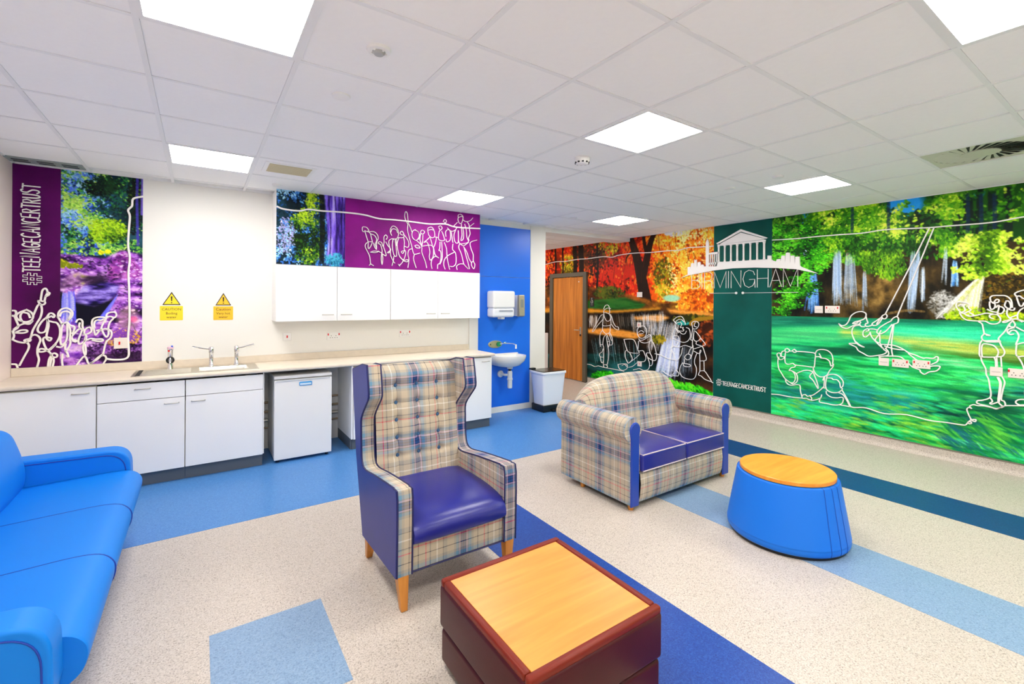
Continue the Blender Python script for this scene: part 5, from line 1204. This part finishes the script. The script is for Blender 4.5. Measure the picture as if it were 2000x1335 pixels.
a.lines(800, 400, 9.536, .012, [
 [(235,470),(270,500),(250,540),(200,530),(210,480),(235,470)], [(200,540),(185,640),(215,740)], [(240,560),(235,680),(220,770)], [(330,470),(340,430),(400,415),(440,460),(460,540),(450,600),(400,610),(350,560),(330,470)], [(350,470),(400,460),(430,470)],
 [(370,600),(320,650),(260,700),(310,690),(340,740),(370,870),(360,960),(380,1030),(430,970),(440,860),(430,790),(380,750),(230,770)], [(380,620),(400,690),(435,790),(480,690),(490,600)], [(440,800),(470,930),(540,990),(480,960),(420,1000),(395,1090),(410,1185)],
 [(530,410),(570,390),(600,430),(570,470),(540,430)], [(570,470),(545,500),(530,620),(560,660),(640,660),(620,560),(590,490)], [(470,600),(530,610)], [(560,690),(555,800),(540,850),(570,860),(580,960),(560,1080),(520,1110),(515,1185)], [(590,690),(600,850),(600,1000),(560,1100)],
 [(640,700),(680,810),(690,950),(710,1080),(740,1200)], [(670,590),(665,500),(710,460),(750,500),(750,650),(690,690),(670,640)], [(700,430),(750,480),(800,490),(850,460),(880,410)], [(770,500),(790,650),(800,700)], [(850,470),(820,560),(830,660),(860,710),(900,690),(900,480)],
 [(800,730),(795,830),(850,900),(860,1050),(840,1120),(790,1150),(750,1140)], [(830,880),(700,950),(640,1030),(630,1120),(655,1195)], [(620,310),(650,270),(680,300),(660,340),(640,320)], [(650,340),(720,380),(800,400),(840,370),(880,330)],
 [(900,240),(900,190),(940,175),(985,210),(985,270),(960,340),(920,340),(895,280),(900,240)], [(905,235),(960,215),(985,225)], [(990,280),(1040,310),(1120,295),(1170,245)], [(1060,310),(1100,370),(1110,470),(1120,540),(1090,620),(1100,660)], [(1190,345),(1120,400)],
 [(960,360),(960,440),(970,560),(950,660),(990,640),(1000,540),(985,420)], [(1020,360),(1050,470),(1060,600),(1090,690),(1000,720),(930,720),(900,650)], [(1090,700),(1000,760),(930,730),(910,800),(960,920),(990,1050),(1010,1110),(1085,1190)], [(1000,780),(1060,880),(1100,1000),(1150,1080)],
 [(1010,800),(1040,930),(1080,1070),(1110,1190)], [(1245,655),(1160,680),(1120,720),(1140,820),(1180,930),(1180,1040),(1210,1110),(1190,1190),(1150,1130),(1150,1070),(1180,1050)], [(1000,1100),(930,1100),(870,1140),(880,1205)]])
a.build()

MW = ('x', XR)
a = Art(*MW, 'line_drawn_rope', 'white line running across the autumn mural above the door like a rope')
a.lines(1040, 380, 5, .022, [[(135,680),(230,655),(330,650),(450,630),(540,625),(690,605),(780,610),(850,590),(1000,570),(1150,565),(1300,550),(1440,540),(1520,518),(1700,508),(1768,502)]]); a.build()
a = Art(*MW, 'line_drawn_woman', 'white line-drawn standing woman in a cap on the autumn mural')
a.lines(1145, 580, 8.613, .015, [
 [(300,200),(320,150),(360,130),(390,160),(395,190),(415,190),(360,185),(310,215),(300,250),(340,260),(390,275),(400,240),(395,200)], [(300,250),(310,330),(350,400),(400,390),(415,330),(385,280),(340,265)], [(295,295),(250,310),(190,420),(110,560),(130,570),(200,470),(280,380)],
 [(300,300),(285,420),(290,480),(410,470),(420,400),(420,300),(390,285)], [(420,300),(440,350),(460,420),(500,490),(540,500),(550,550),(490,530),(430,460)], [(285,470),(280,550),(330,610),(400,590),(410,480)], [(285,550),(240,620),(235,740),(245,830)], [(240,800),(285,795)],
 [(400,590),(440,680),(445,790),(400,800),(395,740),(360,650),(340,630),(300,680),(285,790),(300,850),(300,1000),(295,1130),(310,1180),(360,1180),(350,1140),(310,1135)], [(345,660),(360,780),(380,900),(380,1020),(355,1140)], [(390,610),(430,730)], [(360,750),(400,750),(380,840),(360,760)],
 [(290,870),(270,920),(230,950),(240,1000),(300,1010)], [(240,1000),(255,1080),(280,1105),(295,1060)]]); a.build()
a = Art(*MW, 'line_drawn_path', 'white ground line along the foot of the autumn mural')
a.lines(1145, 580, 8.613, .015, [[(20,1125),(80,1135),(150,1165),(210,1155),(300,1180),(440,1205),(570,1230),(640,1245)], [(1190,960),(1260,980),(1335,1010)]])
a.lines(1280, 600, 8.9, .015, [[(0,805),(80,820),(180,870),(280,905),(370,915)], [(70,1135),(130,1105),(190,1150),(280,1195),(310,1190)], [(970,1285),(1008,1310)]]); a.build()
a = Art(*MW, 'line_drawn_laptop_user', 'white line-drawn figure sitting with a laptop on the autumn mural')
a.lines(1145, 580, 8.613, .015, [
 [(640,710),(720,705),(800,715),(840,780),(875,890),(890,940),(740,930),(690,880),(640,710)], [(680,890),(660,930),(670,1030),(710,1110)], [(740,940),(780,1040),(720,1110),(850,1010),(900,960)], [(870,640),(865,540),(920,490),(980,490),(1020,550),(1010,640),(960,690),(900,680),(870,620)],
 [(885,590),(930,560),(975,590)], [(900,620),(960,610)], [(890,700),(920,750),(1000,770),(1090,730),(1100,660),(1060,630),(1000,680)], [(900,720),(960,720),(1080,650)], [(885,740),(880,830),(880,900),(960,900),(990,960)],
 [(1070,740),(1060,830),(1080,940),(1110,1000),(1120,1100),(1100,1150),(1070,1150)], [(1090,720),(1140,780),(1170,880),(1190,990),(1170,1060),(1120,1060),(1040,1010),(1020,940),(1080,940)], [(990,960),(1010,1020),(980,1080),(880,1090),(790,1160),(720,1180)],
 [(1040,1020),(1070,1120),(1050,1210),(970,1230),(900,1200),(850,1210),(800,1220)], [(540,1130),(560,1200),(620,1230),(690,1200),(690,1130),(620,1120),(540,1130)], [(610,1150),(650,1130),(680,1160)]]); a.build()
a = Art(*MW, 'line_drawn_guitarist', 'white line-drawn guitar player sitting on the autumn mural beside the teal band')
a.lines(1280, 600, 8.9, .014, [
 [(400,1190),(415,1150),(370,1095),(340,1120),(310,1180),(400,1190)], [(320,220),(380,170),(450,155),(490,190),(520,260),(525,295)], [(320,220),(370,290),(360,250),(400,215),(460,210),(500,250)],
 [(385,270),(430,255),(465,290),(440,350),(490,345),(480,375),(500,385),(490,410),(450,410),(400,400),(360,350),(350,300)], [(400,400),(470,460),(520,455),(545,410)], [(350,360),(410,440)], [(545,350),(590,370),(610,430),(610,520),(560,590),(480,605),(380,570)],
 [(350,350),(310,450),(305,560),(320,670),(390,660),(420,580),(400,500),(330,490)], [(310,540),(370,560)], [(320,680),(290,720),(320,800),(350,910),(365,1000),(370,1095)], [(320,675),(420,690),(520,660),(620,690),(660,700)],
 [(480,960),(440,1030),(430,1120),(470,1200),(560,1240),(660,1245),(710,1180),(720,1060),(690,980),(690,900),(730,790)], [(730,790),(770,800),(785,740),(800,760),(780,800)], [(680,760),(730,790)], [(480,700),(470,740),(460,800),(420,880),(370,940)],
 [(520,850),(560,810),(620,830),(610,890),(560,910),(520,880),(520,850)], [(510,900),(510,960),(490,980),(510,1020),(600,1030),(615,1000),(560,980),(490,970)], [(580,800),(610,730),(650,680),(650,600),(680,400)], [(620,890),(660,760),(660,660)],
 [(650,330),(640,270),(690,240),(750,260),(760,310),(720,370),(660,370),(650,330)], [(700,260),(680,320),(720,340)], [(655,370),(630,520),(620,560),(650,570)], [(680,400),(670,540),(720,590),(790,530),(700,410)], [(720,600),(720,640),(820,680),(860,780),(890,910),(790,930)],
 [(790,530),(870,630),(850,660),(680,720)], [(775,800),(780,950),(780,1100)], [(850,930),(855,1100)], [(780,1105),(860,1105),(930,1200),(970,1260),(970,1285),(870,1250),(800,1190),(755,1170),(780,1105)]]); a.build()

a = Art(*MW, 'line_drawn_rope', 'white line running across the top of the lake mural like a rope')
a.lines(1380, 340, 2.3016, .020, [[(298,296),(400,290),(500,280),(600,272),(700,265),(800,250),(900,245),(1005,240),(1100,232),(1200,225),(1300,215),(1380,200),(1427,192),(1500,182),(1580,170)]]); e_ = a.w(1380+1580/2.3016, 340+170/2.3016); a.ribbon(smooth_line([e_, (e_[0]+.4, e_[1]-.02), (e_[0]+.8, e_[1]+.015), (-YF-.8, e_[1]-.02), (-YF-.02, e_[1])], 4), .020); a.build()
a = Art(*MW, 'line_drawn_swing_girl', 'white line-drawn girl on a rope swing across the lake mural')
a.lines(0, 0, 1, .018, [[(1815.5, 446), (1773, 530), (1741.8, 590)], [(1824, 446), (1794, 520), (1764.3, 590)]])
a.lines(1630, 590, 8.9, .018, [
 [(995,0),(890,200)], [(1195,0),(1095,240)], [(890,200),(920,240),(890,285),(840,280),(830,240),(880,210)], [(820,260),(720,330),(660,370),(670,400),(730,400),(790,350),(830,280)], [(740,370),(800,280)],
 [(80,375),(130,405),(200,390),(250,330),(290,240),(370,180),(470,160),(545,190),(550,240),(520,290),(440,320),(360,340),(320,370),(380,360),(440,330)], [(80,375),(130,430),(220,455),(300,420),(390,380),(440,390)], [(440,330),(460,350),(440,380),(470,420),(520,425)],
 [(550,240),(565,300),(585,360),(550,370),(540,410),(590,420),(650,400)], [(440,400),(350,415),(310,480),(315,570),(370,690),(440,750),(520,780),(440,740),(380,690)], [(560,500),(600,490),(580,460),(520,490),(500,530),(510,590),(560,600),(620,540)], [(600,465),(680,465),(750,480)],
 [(980,330),(880,380),(780,450),(740,520),(800,550),(900,500),(1000,390)], [(980,330),(1020,280),(1080,250),(1115,280),(1105,350),(1040,380)], [(620,520),(650,600),(700,660),(800,760),(850,800)], [(810,490),(770,570),(710,660),(790,700),(790,570)],
 [(1020,390),(990,520),(940,720),(900,800)], [(1035,390),(1015,560),(995,720),(1000,850),(1020,940)], [(800,730),(920,735),(1040,750),(1150,790),(1220,830),(1300,880),(1420,920),(1540,970),(1600,965),(1720,975),(1770,945),(1805,960),(1790,1030),(1690,1080)],
 [(880,760),(1000,800),(1120,820),(1220,830)], [(1290,890),(1400,980),(1470,1020)], [(790,700),(830,790)], [(400,715),(260,715),(320,750),(380,780),(420,840),(510,890),(600,935),(740,925),(860,900),(910,860),(860,820)], [(890,800),(940,860),(930,920),(800,940),(780,940),(800,970)],
 [(900,935),(1050,935),(1150,950),(1210,990)], [(1300,1070),(1370,1130),(1480,1170),(1500,1210),(1570,1250),(1650,1210),(1780,1190),(1840,1120),(1780,1105),(1680,1110)]]); a.build()
a = Art(*MW, 'line_drawn_selfie_pair', 'white line-drawn pair taking a photo with a phone on the lake mural')
a.lines(1500, 660, 9.533, .017, [
 [(540,245),(700,255),(860,275),(890,310),(880,420),(870,520),(850,540),(700,520),(520,500),(470,470),(400,485),(340,470),(320,400),(330,270)], [(360,190),(405,220),(380,260),(330,250),(325,210),(360,190)], [(495,205),(535,245),(500,265),(460,235),(495,205)], [(410,240),(460,240)],
 [(320,235),(270,250),(250,310),(260,340)], [(250,340),(300,345),(300,375),(240,400),(200,370),(210,350)], [(240,330),(240,290),(205,275),(175,300),(190,360),(210,390)], [(195,380),(190,450),(205,560),(250,640),(320,750),(380,800),(450,835),(500,800),(515,730),(500,660),(450,610),(400,600)],
 [(400,600),(440,550),(500,540),(520,500)], [(430,600),(510,640),(550,700),(550,800),(490,850),(440,840),(330,760)], [(330,760),(350,830),(430,875),(590,870),(610,980),(640,1100)], [(540,655),(620,620),(690,600),(770,600),(840,625)],
 [(840,540),(850,620),(780,710),(850,790),(940,940),(920,820),(850,640)], [(885,290),(920,230),(1000,210),(1110,230),(1190,300),(1215,400),(1210,470)], [(895,345),(960,345),(1000,370),(960,290)], [(1000,370),(1090,385),(1150,430),(1180,520),(1225,480),(1210,540),(1150,610),(1110,680),(1050,715),(970,715),(900,670),(860,600),(845,540)],
 [(1050,720),(1030,780)], [(1060,720),(1050,860),(1030,920),(860,1050),(780,1070)], [(640,1100),(650,1060),(700,1050),(740,1080),(790,1075),(820,1130),(780,1150),(720,1120),(660,1120)], [(720,1120),(820,1155),(920,1140),(985,1110),(1005,1055)],
 [(985,1110),(965,1185),(1100,1215),(1220,1240),(1310,1240),(1390,1205),(1400,1105),(1280,1110),(1180,1095),(1100,1040),(1090,990)], [(1100,700),(1170,675),(1270,680),(1350,730),(1405,810),(1400,890),(1360,920)],
 [(1110,740),(1190,745),(1220,770),(1290,775),(1340,830),(1355,910),(1390,940),(1360,980),(1300,1010),(1200,1010),(1110,970),(1080,900),(1085,800),(1110,700)], [(1020,920),(1090,930)], [(1380,960),(1440,1060),(1500,1170),(1545,1270)], [(1310,1010),(1400,1050),(1470,1150),(1530,1270)]]); a.build()
a = Art(*MW, 'line_drawn_path', 'white ground line with a curly end along the foot of the lake mural')
a.lines(1500, 660, 9.533, .017, [[(75,1040),(200,1050),(330,1075),(450,1095),(640,1115)]])
gl = [(1500+x/9.533, 660+y/9.533) for x, y in [(1345,1240),(1540,1275),(1620,1290)]]+[(1380+x/2.3016, 340+y/2.3016) for x, y in [(720,1050),(800,1075),(900,1080),(1000,1105),(1080,1115)]]+[(1880+x/8.342, 680+y/8.342) for x, y in [(0,1245),(60,1240),(95,1200),(150,1160),(220,1160),(210,1190),(150,1170)]]
a.lines(0, 0, 1, .017, [gl])
a.lines(1880, 680, 8.342, .016, [[(95,1200),(110,1225),(150,1215),(130,1190),(95,1200)], [(140,1150),(100,1070),(75,990),(110,960),(150,980),(120,940),(180,915),(250,930),(350,935),(470,960),(560,985),(640,950)], [(660,940),(740,930),(1001,935),(1300,950),(1700,985)]]); a.build()
a = Art(*MW, 'line_drawn_couple', 'white line-drawn couple standing with a phone on the lake mural')
a.lines(1860, 560, 9.536, .018, [
 [(90,290),(150,280),(270,300),(320,330),(310,390),(350,430),(280,470),(200,490),(150,460),(90,390),(75,340),(90,290)], [(120,350),(170,330),(220,370),(240,440),(180,470)], [(230,500),(310,545),(420,535),(560,505),(640,490),(760,505)], [(330,480),(400,520)],
 [(140,480),(190,560),(270,615),(400,630),(500,635),(620,640),(700,680),(800,690),(880,660),(900,590),(850,520)], [(500,650),(560,690),(580,780),(595,870),(555,920),(560,970),(600,1000),(740,1000),(870,1000),(890,1020),(760,1025),(640,1020),(570,990)], [(600,870),(710,905),(640,900)],
 [(720,270),(710,200),(760,165),(880,160),(990,165),(1070,210),(1110,280),(1120,380)], [(720,270),(760,290),(850,290),(875,250),(830,230),(790,270)], [(700,280),(700,350),(730,420),(790,390),(800,320),(760,300)], [(660,420),(750,460),(850,460),(870,340),(820,380)],
 [(870,360),(940,380),(970,430),(930,490),(860,500)], [(760,590),(710,570),(700,530),(770,510),(840,510),(850,470)], [(1010,260),(1060,270),(1090,340),(1080,400),(1020,390),(980,340),(1010,260)], [(1030,400),(1090,430),(1150,430),(1165,395)], [(1030,420),(1020,500),(1060,570),(1120,600)],
 [(1120,600),(960,640),(950,660),(1010,655),(1110,610),(1200,600),(1335,640),(1460,660)], [(1120,620),(1170,690),(1160,740),(1080,740),(1070,690),(1120,640)], [(1150,760),(1050,790),(1030,840),(1080,885),(1140,880)], [(1060,700),(980,830),(870,950),(880,1000)],
 [(1060,850),(1110,810),(1190,820),(1240,900),(1230,970),(1190,1070),(1240,1060),(1335,1040),(1480,1050)], [(1200,1080),(1200,1280),(1335,1290),(1480,1310)], [(1480,70),(1335,60),(1170,120),(1200,180),(1220,250),(1260,350),(1310,350),(1335,300)], [(1200,180),(1260,170),(1335,220),(1480,230)],
 [(1335,390),(1260,440),(1220,520),(1230,600),(1300,650)], [(1090,570),(1190,530)], [(1200,750),(1335,820),(1440,840)], [(1480,70),(1530,200),(1500,360),(1440,420),(1335,390)], [(1440,420),(1560,520),(1600,700),(1560,840),(1480,1050),(1490,1310)],
 [(555,1000),(520,1060),(510,1180),(520,1290),(620,1305),(900,1300),(970,1250),(970,1180),(920,1100),(890,1030)], [(560,1300),(550,1180),(560,1090),(600,1060),(740,1080),(810,1120),(860,1200),(850,1270),(820,1300)]])
a.lines(1880, 680, 8.342, .018, [
 [(300,130),(320,210),(380,330),(390,420),(430,510),(450,640),(465,720),(450,800),(340,840),(250,850),(235,885),(290,910)], [(450,800),(490,860),(450,890),(480,905),(560,880),(590,870)], [(520,150),(540,200),(545,290)], [(560,160),(570,290)], [(630,150),(640,290)],
 [(570,470),(610,560),(600,700),(585,860),(640,930)], [(590,470),(630,560),(620,700),(600,860)], [(650,460),(690,550),(660,680),(635,830),(680,860),(700,920),(640,960)], [(290,910),(420,940),(560,980),(660,940)], [(1200,850),(1001,830),(900,840),(870,880),(930,920),(1001,920),(1200,930)], [(900,130),(960,220),(1000,320),(1040,480),(1020,700),(1030,840)]]); a.build()

# ---------------------------------------------------------------- lettering: stroke letters in a 1-high box
GL = {'T': [[(0, 1), (.62, .98)], [(.31, .98), (.33, 0)]], 'E': [[(.55, 1), (.05, .97), (.02, .03), (.56, 0)], [(.03, .52), (.48, .5)]], 'N': [[(0, 0), (.04, 1), (.56, .02), (.6, 1)]],
      'A': [[(0, 0), (.3, 1), (.62, 0)], [(.1, .34), (.52, .34)]], 'G': [[(.58, .88), (.36, 1), (.12, .85), (.02, .5), (.12, .12), (.36, 0), (.58, .15), (.58, .42), (.34, .44)]],
      'C': [[(.56, .9), (.36, 1), (.12, .86), (.02, .5), (.12, .13), (.36, 0), (.58, .12)]], 'R': [[(.04, 0), (.02, 1), (.4, .98), (.55, .76), (.4, .54), (.04, .48)], [(.26, .5), (.6, 0)]],
      'U': [[(0, 1), (.04, .25), (.28, 0), (.54, .22), (.58, 1)]], 'S': [[(.56, .9), (.34, 1), (.1, .88), (.08, .66), (.32, .52), (.54, .36), (.5, .1), (.26, 0), (.02, .12)]]}
HASH = [[(.26, 1), (.26, .76), (0, .76), (0, .6), (.2, .6), (.2, .42), (0, .42), (0, .26), (.2, .26), (.18, 0), (.36, 0), (.38, .26), (.56, .26), (.54, 0), (.72, 0), (.74, .26), (.96, .26), (.96, .42), (.76, .42), (.78, .6), (1, .6), (1, .76), (.8, .76), (.82, 1), (.64, 1), (.62, .76), (.44, .76), (.44, 1), (.26, 1)], [(.4, .6), (.38, .42), (.58, .42), (.6, .6), (.4, .6)]]
def lettering(plane, pos, o0, dirv, upv, length, cap, wd, group_label, hash_at, name):
    t = thing(name, group_label, 'lettering', (0, 0, 0), group='hashtag lettering')
    txt = 'TEENAGECANCERTRUST'; adv = length/len(txt); d = np.array(dirv, float); u = np.array(upv, float); o0 = np.array(o0, float)
    rg = random.Random(4)
    for i, chh in enumerate(txt):
        a = Art(plane, pos, 'letter', '', m=M_LINE); j = rg.uniform(-.04, .04)*cap; sc = cap*rg.uniform(.94, 1.06)
        for st_ in GL[chh]:
            P = [o0+d*(i*adv+x*adv*.74/.62)+u*(y*sc+j) for x, y in st_]
            if chh in 'GCSU': P = smooth_line(P, 3)
            a.ribbon(P, wd, d=.008)
        a.build(t)
    a = Art(plane, pos, 'hash_sign', '', m=M_LINE); ho = np.array(hash_at[0]); hs, hv = hash_at[1], hash_at[2]
    for st_ in HASH: a.ribbon([ho+d*x*hs+u*y*hv for x, y in st_], wd*.6, d=.008)
    a.build(t); return t
_a = Art('y', YB, 'x', ''); s0, s1 = _a.w(77.5, 531), _a.w(81, 360)
lettering('y', YB, s0, (0, 1), (-1, 0), s1[1]-s0[1], .108, .017, 'vertical white hashtag lettering on the purple band', (_a.w(82, 556), .100, .115), 'hashtag_lettering')
_a = Art('x', XR, 'x', ''); s0, s1 = _a.w(1411.5, 751.5), _a.w(1497.5, 765.5)
lettering('x', XR, s0, (1, 0), (0, 1), s1[0]-s0[0], .060, .0115, 'small white hashtag lettering on the teal band', ((_a.w(1400, 752.5)[0], s0[1]-.015), .075, .095), 'hashtag_lettering')

# ---------------------------------------------------------------- skyline emblem and thin city-name lettering
sk = thing('skyline_emblem', 'white city skyline emblem with a columned temple on the teal band', 'wall art')
def lw(x, y): return _a.w(1330+x/6.897, 420+y/6.897)
def cut(name, pts, d0=.004, d1=.022, parent=sk):
    P = [lw(*p) for p in pts]; return MB().prism([(-p[0], p[1]) for p in P], XR-d1, XR-d0, 'X').build(name, M_LINE, parent)
cut('base', [(0, 850), (100, 800), (100, 700), (135, 695), (138, 735), (146, 650), (180, 645), (184, 710), (190, 605), (222, 600), (226, 705), (237, 635), (270, 630), (275, 690), (285, 665), (312, 665), (320, 690), (345, 690), (480, 690), (500, 628), (590, 628), (1145, 595), (1175, 595), (1176, 545), (1225, 545), (1227, 595), (1250, 610), (1290, 625), (1300, 595), (1345, 590), (1352, 625), (1364, 545), (1410, 545), (1416, 630), (1422, 512), (1440, 504), (1462, 504), (1476, 512), (1482, 645), (1488, 545), (1535, 545), (1545, 660), (1552, 560), (1605, 558), (1612, 680), (1630, 695), (1850, 785), (1560, 728), (1300, 712), (1000, 706), (700, 716), (440, 746), (100, 812)])
cut('clock_tower', [(344, 690), (345, 375), (352, 352), (366, 322), (380, 350), (386, 375), (386, 690)])
cut('colonnade_beam', [(386, 512), (440, 500), (520, 492), (520, 522), (386, 530)])
for x in (402, 430, 458, 486): cut('colonnade_post', [(x, 525), (x+9, 524), (x+9, 692), (x, 692)])
cut('colonnade_step', [(386, 640), (500, 632), (500, 664), (386, 666)])
cut('temple_roof', [(488, 380), (815, 190), (1178, 305), (1150, 318), (815, 222), (530, 378), (498, 392)])
cut('temple_gable', [(540, 384), (815, 234), (1128, 318), (1128, 326), (540, 392)], d1=.018)
cut('temple_beam', [(500, 398), (1150, 330), (1146, 356), (505, 416)])
cols = [(505, 528), (587, 609), (669, 692), (753, 779), (839, 864), (931, 954), (1021, 1046), (1113, 1143)]
for x0, x1 in cols:
    t0 = 416-(x0-505)*.093; b0 = 628-(x0-505)*.045; m_ = (x1-x0)*.12
    cut('temple_column', [(x0-3, t0), (x1+3, t0), (x1-m_, t0+26), (x1-m_, b0-22), (x1+3, b0+4), (x0-3, b0+4), (x0+m_, b0-22), (x0+m_, t0+26)])
bl_ = thing('city_lettering', 'thin white city name lettering below the skyline emblem', 'lettering')
zb, zt = lw(700, 978)[1], lw(700, 752)[1]
CITY = {'B': [[(0, 0), (0, 1), (.6, 1), (.85, .88), (.85, .66), (.6, .53), (0, .53)], [(.6, .53), (.98, .42), (.98, .12), (.65, 0), (0, 0)]], 'I': [[(.5, 0), (.5, 1)]], 'R': [[(0, 0), (0, 1), (.62, 1), (.92, .88), (.92, .6), (.62, .47), (0, .47)], [(.62, .47), (.9, .36), (.95, 0)]],
        'M': [[(0, 0), (0, 1), (.5, .02), (1, 1), (1, 0)]], 'N': [[(0, 0), (0, 1), (1, 0), (1, 1)]], 'G': [[(.96, .72), (.85, .92), (.5, 1), (.18, .88), (.02, .5), (.18, .12), (.5, 0), (.82, .1), (.95, .3), (.97, .46), (.55, .46)], [(.97, .46), (1, 0)]], 'H': [[(0, 0), (0, 1)], [(1, 0), (1, 1)], [(0, .5), (1, .5)]], 'A': [[(0, 0), (.5, 1), (1, 0)], [(.2, .36), (.8, .36)]]}
for chh, x0, x1 in (('B', 150, 262), ('I', 280, 292), ('R', 322, 430), ('M', 455, 612), ('I', 636, 650), ('N', 680, 812), ('G', 835, 1003), ('H', 1032, 1178), ('A', 1200, 1360), ('M', 1382, 1578)):
    a = Art('x', XR, 'letter', ''); u0, u1 = lw(x0, 870)[0], lw(x1, 870)[0]
    for st_ in CITY[chh]: a.ribbon([(u0+(u1-u0)*x, zb+(zt-zb)*y) for x, y in st_], .011, d=.010)
    a.build(bl_)
for p0, p1 in (((395, 1050), (748, 1048)), ((838, 1045), (1580, 1040))):
    a = Art('x', XR, 'underline', ''); zz = lw(790, 1047)[1]; a.ribbon([(lw(*p0)[0], zz), (lw(*p1)[0], zz)], .009, d=.008); a.build(bl_)
    q_ = p1 if p1[0] < 800 else p0; MB().lathe([(.017, 0), (.017, .01)], c=(XR-.014, -lw(*q_)[0], zz), axis='X', n=14).build('underline_dot', M_LINE, bl_)
